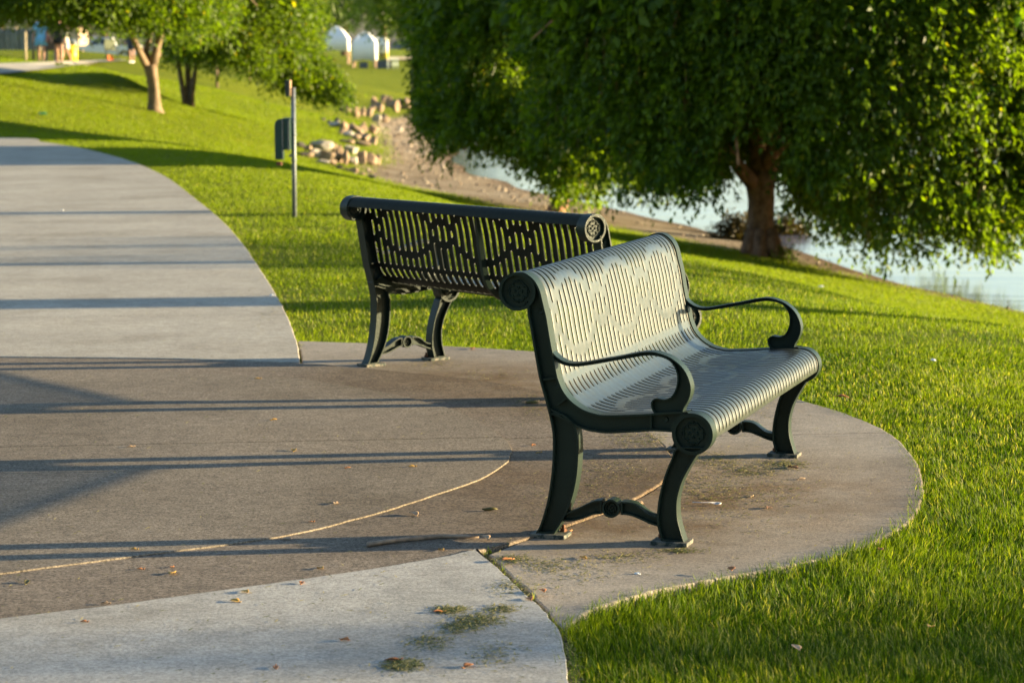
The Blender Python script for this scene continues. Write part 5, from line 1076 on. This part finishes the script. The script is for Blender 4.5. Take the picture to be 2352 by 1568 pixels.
# sand court behind
bm = bmesh.new(); c0 = [at_y(px, py, y) for px, py, y in ((893,137.5,290),(960,137.5,290),(975,130,330),(893,130,330))]
rows = []
for j in range(6):
    row = []
    for i in range(8):
        a = c0[0]*(1-i/7)+c0[1]*i/7; b_ = c0[3]*(1-i/7)+c0[2]*i/7; p = a*(1-j/5)+b_*j/5; row.append(bm.verts.new((p[0], p[1], max(p[2], float(H(p[0], p[1]))+.12))))
    rows.append(row)
for a, b_ in zip(rows, rows[1:]):
    for i in range(7): bm.faces.new((a[i], a[i+1], b_[i+1], b_[i]))
tag(from_bm('sand_court', bm, simple('dry_sand', (.55,.42,.22), rough=1), smooth=True), kind='structure')
# ------------------------------------------------------------------ little things on the ground
def gz(px, py):
    p = at(px, py, .012); x, y = p[0], p[1]
    for P, z in ((P_disc,.0130),(P_far,.0145),(P_near,.0135),(P_ring,.0080),(P_pad,.0005)):
        if inpoly(P, np.array([x]), np.array([y]))[0]: return x, y, z
    p = hit(px, py); return p[0], p[1], p[2]+.045
LM = {c: simple('dead_leaf_'+c, v, rough=.7, var=.3, scale=40) for c, v in {'yellow':(.42,.24,.04),'orange':(.34,.13,.04),'brown':(.14,.065,.03),'beige':(.40,.27,.16),'olive':(.10,.085,.02)}.items()}
def dead_leaf(px, py, c, L_, where):
    x, y, z = gz(px, py); bm = bmesh.new(); nu, nv_ = 7, 5; L_ *= .66; W_ = L_*rng.uniform(.45,.75); cu = rng.uniform(.25,.6); g = []
    for i in range(nu):
        t_ = i/(nu-1); hw_ = W_*.5*sin(pi*min(1, t_*1.02)**.8)+.0008; row = []
        for j in range(nv_):
            s_ = (j/(nv_-1)-.5)*2; row.append(bm.verts.new(((t_-.5)*L_, s_*hw_, abs(s_)**1.5*hw_*cu+sin(t_*pi)*L_*.10*cu+.25*L_*cu*max(0,t_-.6)+.001)))
        g.append(row)
    for a, b_ in zip(g, g[1:]):
        for j in range(nv_-1): bm.faces.new((a[j], a[j+1], b_[j+1], b_[j]))
    tube(bm, [(-.5*L_,0,.001),(-.75*L_,.04*L_,.004)], [.0012,.0008], 5)
    o = from_bm('fallen_leaf', bm, LM[c], smooth=True); s_ = o.modifiers.new('t','SOLIDIFY'); s_.thickness = .0008
    o.location = (x, y, z); o.rotation_euler = (rng.uniform(-.1,.15), rng.uniform(-.12,.12), rng.uniform(0,tau)); tag(o, f'{c} {where}', 'leaf', 'dead leaves scattered on the paving and grass')
k8 = lambda x, y: (x*.5729, 1088.5+.5729*y*1.0)
def z8(x, y): return ((x*.9354)/1.63265, (1900+y*.9354)/1.63265)
def z7(x, y): return (1133+.3385*x, 918.7+.3385*y)
def zg_(x, y): return (1617+.3125*x, 1163.7+.3125*y)
for (x, y), c, L_, wh in [
 (z8(108,298),'olive',.05,'leaf nearest the left edge on the brown ring'),(z8(560,245),'orange',.03,'scrap of leaf on the brown ring lower left'),(z8(690,263),'yellow',.05,'curled leaf on the brown ring, lower left group'),(z8(688,237),'orange',.025,'bit of leaf just behind the curled yellow one'),
 (z8(1285,243),'yellow',.045,'leaf on the brown ring below the stick'),(z8(1770,168),'yellow',.045,'leaf at the shaded stick, right half'),(z8(535,173),'yellow',.035,'leaf on the long shadow at lower left'),(z8(980,342),'yellow',.055,'leaf at the edge of the near pale walkway'),(z8(940,380),'yellow',.05,'leaf just on the near pale walkway'),
 (z8(1210,308),'orange',.035,'leaf upright in the seam of the pale walkway'),(z8(335,464),'orange',.03,'leaf at the left of the near pale walkway'),(z8(1105,648),'orange',.04,'leaf at the bottom centre of the near walkway'),(z8(1880,642),'orange',.05,'leaf at the bottom right of the near walkway'),(z8(1755,425),'orange',.05,'leaf beside the upper clump of clippings'),
 (z8(1570,617),'orange',.06,'leaf on the lowest clump of clippings'),(z8(1385,538),'orange',.04,'leaf left of the clipping patches'),(z8(1150,125),'beige',.05,'leaf caught on the curved step of the disc'),(z8(1655,28),'beige',.07,'leaf lying across the curved step nearer the bench'),(z8(1245,62),'orange',.028,'speck of leaf on the brown ring above the curved step'),
 (z8(418,383),'beige',.04,'leaf near the walkway seam, lower left'),(z8(2170,400),'orange',.07,'leaf standing in the soil joint by the grass'),(z8(2120,372),'orange',.05,'leaf higher in the soil joint'),(z8(2030,275),'orange',.07,'leaf in the middle of the soil joint'),(z8(1940,183),'beige',.08,'leaf at the top of the soil joint'),
 ((630,965),'yellow',.04,'leaf on the disc beside the double shadow'),((675,1035),'yellow',.055,'leaf in the middle of the disc'),((945,1072),'yellow',.04,'leaf on the disc near its right rim'),((800,1075),'orange',.03,'leaf on the disc below the centre shadow'),((590,870),'yellow',.045,'leaf near the top of the brown ring'),((298,1027),'beige',.045,'leaf on the left of the disc'),((770,1157),'beige',.06,'leaf on the disc above its curved step'),((1085,797),'orange',.09,'leaf at the grass edge behind the farther bench legs'),
 (z7(275,300),'orange',.035,'leaf on the ring right of the disc rim'),(z7(305,352),'yellow',.035,'leaf on the ring just right of the disc rim'),(z7(605,1047),'yellow',.055,'leaf on the bench pad below the nearer bench'),(z7(2030,440),'brown',.08,'leaf right of the far front foot of the nearer bench'),(z7(1870,710),'brown',.06,'twig-like leaf on the pad right of the spoon'),(z7(1750,637),'beige',.05,'leaf on the pad above right of the spoon'),(z7(2095,515),'beige',.05,'leaf on the pad toward its right edge'),(z7(500,880),'orange',.07,'leaf against the rear foot of the nearer bench'),
 (zg_(1660,1010),'yellow',.05,'leaf lying in the grass at lower right'),(zg_(1295,420),'orange',.05,'leaf in the grass below the pad edge'),(zg_(670,1160),'beige',.07,'leaf in the grass near the bottom edge'),(zg_(200,565),'orange',.05,'leaf in the grass by the left verge'),((1935,936),'orange',.09,'leaf at the far verge of the bench pad')]:
    dead_leaf(x, y, c, L_, wh)
# curled dark pod
x, y, z = gz(1125, 1170); bm = bmesh.new(); tube(bm, [(-.045,0,.012),(-.03,.004,.008),(0,0,.010),(.025,-.004,.014),(.045,0,.010)], [.003,.008,.010,.007,.002], 8, .2); o = from_bm('seed_pod', bm, LM['olive'], smooth=True); o.location = (x,y,z); o.scale = (.6,.6,.6); tag(o, 'dark curled seed pod on the brown ring left of the nearer bench', 'seed pod')
x, y, z = gz(1222, 925); bm = bmesh.new(); tube(bm, [(-.05,0,.012),(-.03,.004,.010),(0,0,.014),(.03,-.004,.012),(.05,0,.008)], [.003,.009,.012,.008,.002], 8, .3); o = from_bm('seed_pod', bm, LM['olive'], smooth=True); o.location = (x,y,z); o.scale = (.6,.6,.6); tag(o, 'dark pod on the shadow just left of the nearer backrest', 'seed pod')
# stick
pts = [gz(px, py) for px, py in ((845,1253),(885,1246),(925,1241),(960,1238),(1010,1233),(1060,1234),(1100,1235))]; bs = Vector(pts[0]); bm = bmesh.new()
tube(bm, [Vector(p)-bs+Vector((0,0,.008)) for p in pts], [.009,.008,.0075,.008,.007,.006,.004], 10, .35); q = Vector(pts[2])-bs
o = from_bm('stick', bm, simple('grey_stick', (.30,.22,.16), rough=.9, var=.35, scale=30), smooth=True); o.location = bs; tag(o, 'long thin bare stick lying on the brown ring beside the nearer bench', 'stick')
# plastic spoon
x, y, z = gz(1636, 1152); bm = bmesh.new(); P_ = [(-.115,.004,.0),(-.06,.004,.0),(-.02,.0055,.001),(0,.010,0),(.012,.017,-.002),(.03,.019,-.003),(.045,.012,-.001),(.052,.002,.002)]
up = [bm.verts.new((a, b_, .012+c)) for a, b_, c in P_]; md = [bm.verts.new((a, 0, .012+c-(.008 if a > 0 else .001))) for a, b_, c in P_]; dn = [bm.verts.new((a, -b_, .012+c)) for a, b_, c in P_]
for a, b_ in ((up, md), (md, dn)):
    for i in range(7): bm.faces.new((a[i], a[i+1], b_[i+1], b_[i]))
o = from_bm('plastic_spoon', bm, simple('white_plastic', (.75,.70,.70), rough=.3, var=.02), smooth=True); s_ = o.modifiers.new('t','SOLIDIFY'); s_.thickness = .0012; o.location = (x,y,z+.002); o.scale = (.6,.6,.6); o.rotation_euler = (.2,0,-.1); tag(o, 'white plastic spoon lying on the pad right of the nearer bench legs', 'spoon')
# litter scraps and pebbles
WP = simple('white_scrap_paper', (.75,.76,.78), rough=.7, var=.06)
def scrap(px, py, sz, label, m=WP, name='paper_scrap', cat='litter'):
    sz *= .62 if m is WP else 1
    x, y, z = gz(px, py); bm = bmesh.new(); bmesh.ops.create_icosphere(bm, subdivisions=2, radius=1); o_ = Vector(rng.random(3)*20)
    for v in bm.verts: c = v.co*(1+.6*mn.noise(v.co*1.8+o_)); v.co = Vector((c.x*sz, c.y*sz*.6, max(c.z, -.3)*sz*.45+sz*.13))
    o = from_bm(name, bm, m); o.location = (x,y,z); o.rotation_euler = (0,0,rng.uniform(0,tau)); tag(o, label, cat)
scrap(1464, 1309, .016, 'tiny white scrap on the pad below the nearer bench'); scrap(625, 680, .030, 'white scrap at the right edge of the far walkway'); scrap(2144, 849, .03, 'white scrap on the lawn right of the nearer bench'); scrap(1885, 668, .05, 'white scrap on the lawn beyond the far armrest'); scrap(144, 484, .025, 'white speck on the far walkway at left')
scrap(1468, 1150, .022, 'pale pebble behind the stretcher of the nearer bench', RM['tan'], 'pebble', 'pebble')
scrap(97, 268, .10, 'green crumpled bag lying on the far lawn at left', simple('green_bag', (.03,.20,.08), rough=.4), 'plastic_bag', 'bag')
# grass clippings
def clip_patch(L_, n_tot):
    X = []; 
    for px, py, rx, ry, wt in L_:
        c = gz(px, py); k_ = int(n_tot*wt); a = rng.normal(size=(k_,2))*.5; ex = at(px+rx, py, .01)[0]-c[0]; ey = abs(at(px, py-ry, .01)[1]-c[1]); X.append(np.stack([c[0]+a[:,0]*ex, c[1]+a[:,1]*ey, np.full(k_, c[2])],-1))
    return np.concatenate(X)
patches = [(1035,1402,38,7,2.2),(1100,1425,55,14,2.6),(1150,1400,40,8,1.0),(925,1528,45,12,3.0),(1055,1442,50,12,1.5),(985,1475,60,18,1.2),(1130,1500,60,30,.8),(1180,1350,60,20,.8),(1800,1060,60,10,2.2),(1720,1075,80,16,2.0),(1640,1050,90,22,2.0),(1600,1110,110,34,2.2),(1700,1130,110,30,1.6),(1330,1150,110,50,1.4),(1420,1080,110,40,1.4),(1560,1256,50,5,1.0),(1430,1270,80,12,.8),(1330,1300,90,30,.8),(1250,1290,60,16,1.0),(1180,1275,40,10,1.3),(1220,930,60,30,.8),(1120,860,110,25,.9),(1000,830,60,12,.7),(1450,1010,60,20,1.0),(1500,1000,30,30,.9),(1700,950,120,20,.5),(1640,1180,120,40,.7),(1800,1120,90,40,.5),(1400,980,100,40,.7),(620,640,30,60,.9),(600,600,40,30,.5),(640,700,20,50,.6)]
C_ = clip_patch(patches, 210)
# sparse all over plus thick in the soil joint
jm = .5*(CG(joint_l,.02)[:1]+0); jl, jr = CG(joint_l, .03), CG(joint_s, .03); nj = 1500; q = rng.random(nj)**1.1; i1 = (q*(len(jl)-1)).astype(int); i2 = (q*(len(jr)-1)).astype(int); w_ = rng.random(nj)[:,None]
Cj = np.concatenate([jl[i1]*(1-w_)+jr[i2]*w_+rng.normal(size=(nj,2))*.012, np.full((nj,1), -.006)], 1)
n_s = 5200; ys = 5.6+rng.random(n_s)**1.3*10; xs = (rng.random(n_s)*2-1)*(.22*ys+.2); zs = np.full(n_s, -9.0)
for P, z in ((P_pad,.0005),(P_ring,.0080),(P_near,.0135),(P_far,.0145),(P_disc,.0130)): k_ = inpoly(P, xs, ys); zs[k_] = z
k_ = (zs > -1) & ((rng.random(n_s) < .35) | inpoly(P_pad, xs, ys)); Cs = np.stack([xs,ys,zs],-1)[k_]
C_ = np.concatenate([C_, Cj, Cs]); n = len(C_)
az = rng.random(n)*tau; ln_ = .007+.022*rng.random(n)**1.5; d = np.stack([np.cos(az), np.sin(az), .12*rng.random(n)],-1)*ln_[:,None]; s_ = np.stack([-np.sin(az), np.cos(az), np.zeros(n)],-1)*.0016
V = np.empty((n,4,3)); C_[:,2] += .0015; V[:,0] = C_-s_; V[:,1] = C_+s_; V[:,2] = C_+d*.6+s_+[0,0,.001]; V[:,3] = C_+d
F = np.concatenate([np.arange(n)[:,None]*4+[0,1,2], np.arange(n)[:,None]*4+[0,2,3]])
rn = np.where(rng.random(n) < .45, .97, rng.random(n)*.5); o = from_np('grass_clippings', V.reshape(-1,3), F, leafmat('clipping_green', (.07,.085,.02), (.15,.16,.04), (.42,.34,.16), .2, .6), attrs={'rnd': np.repeat(rn,4)}); tag(o, 'dry grass clippings strewn over the paving and in its joint', 'grass clippings', kind='stuff')
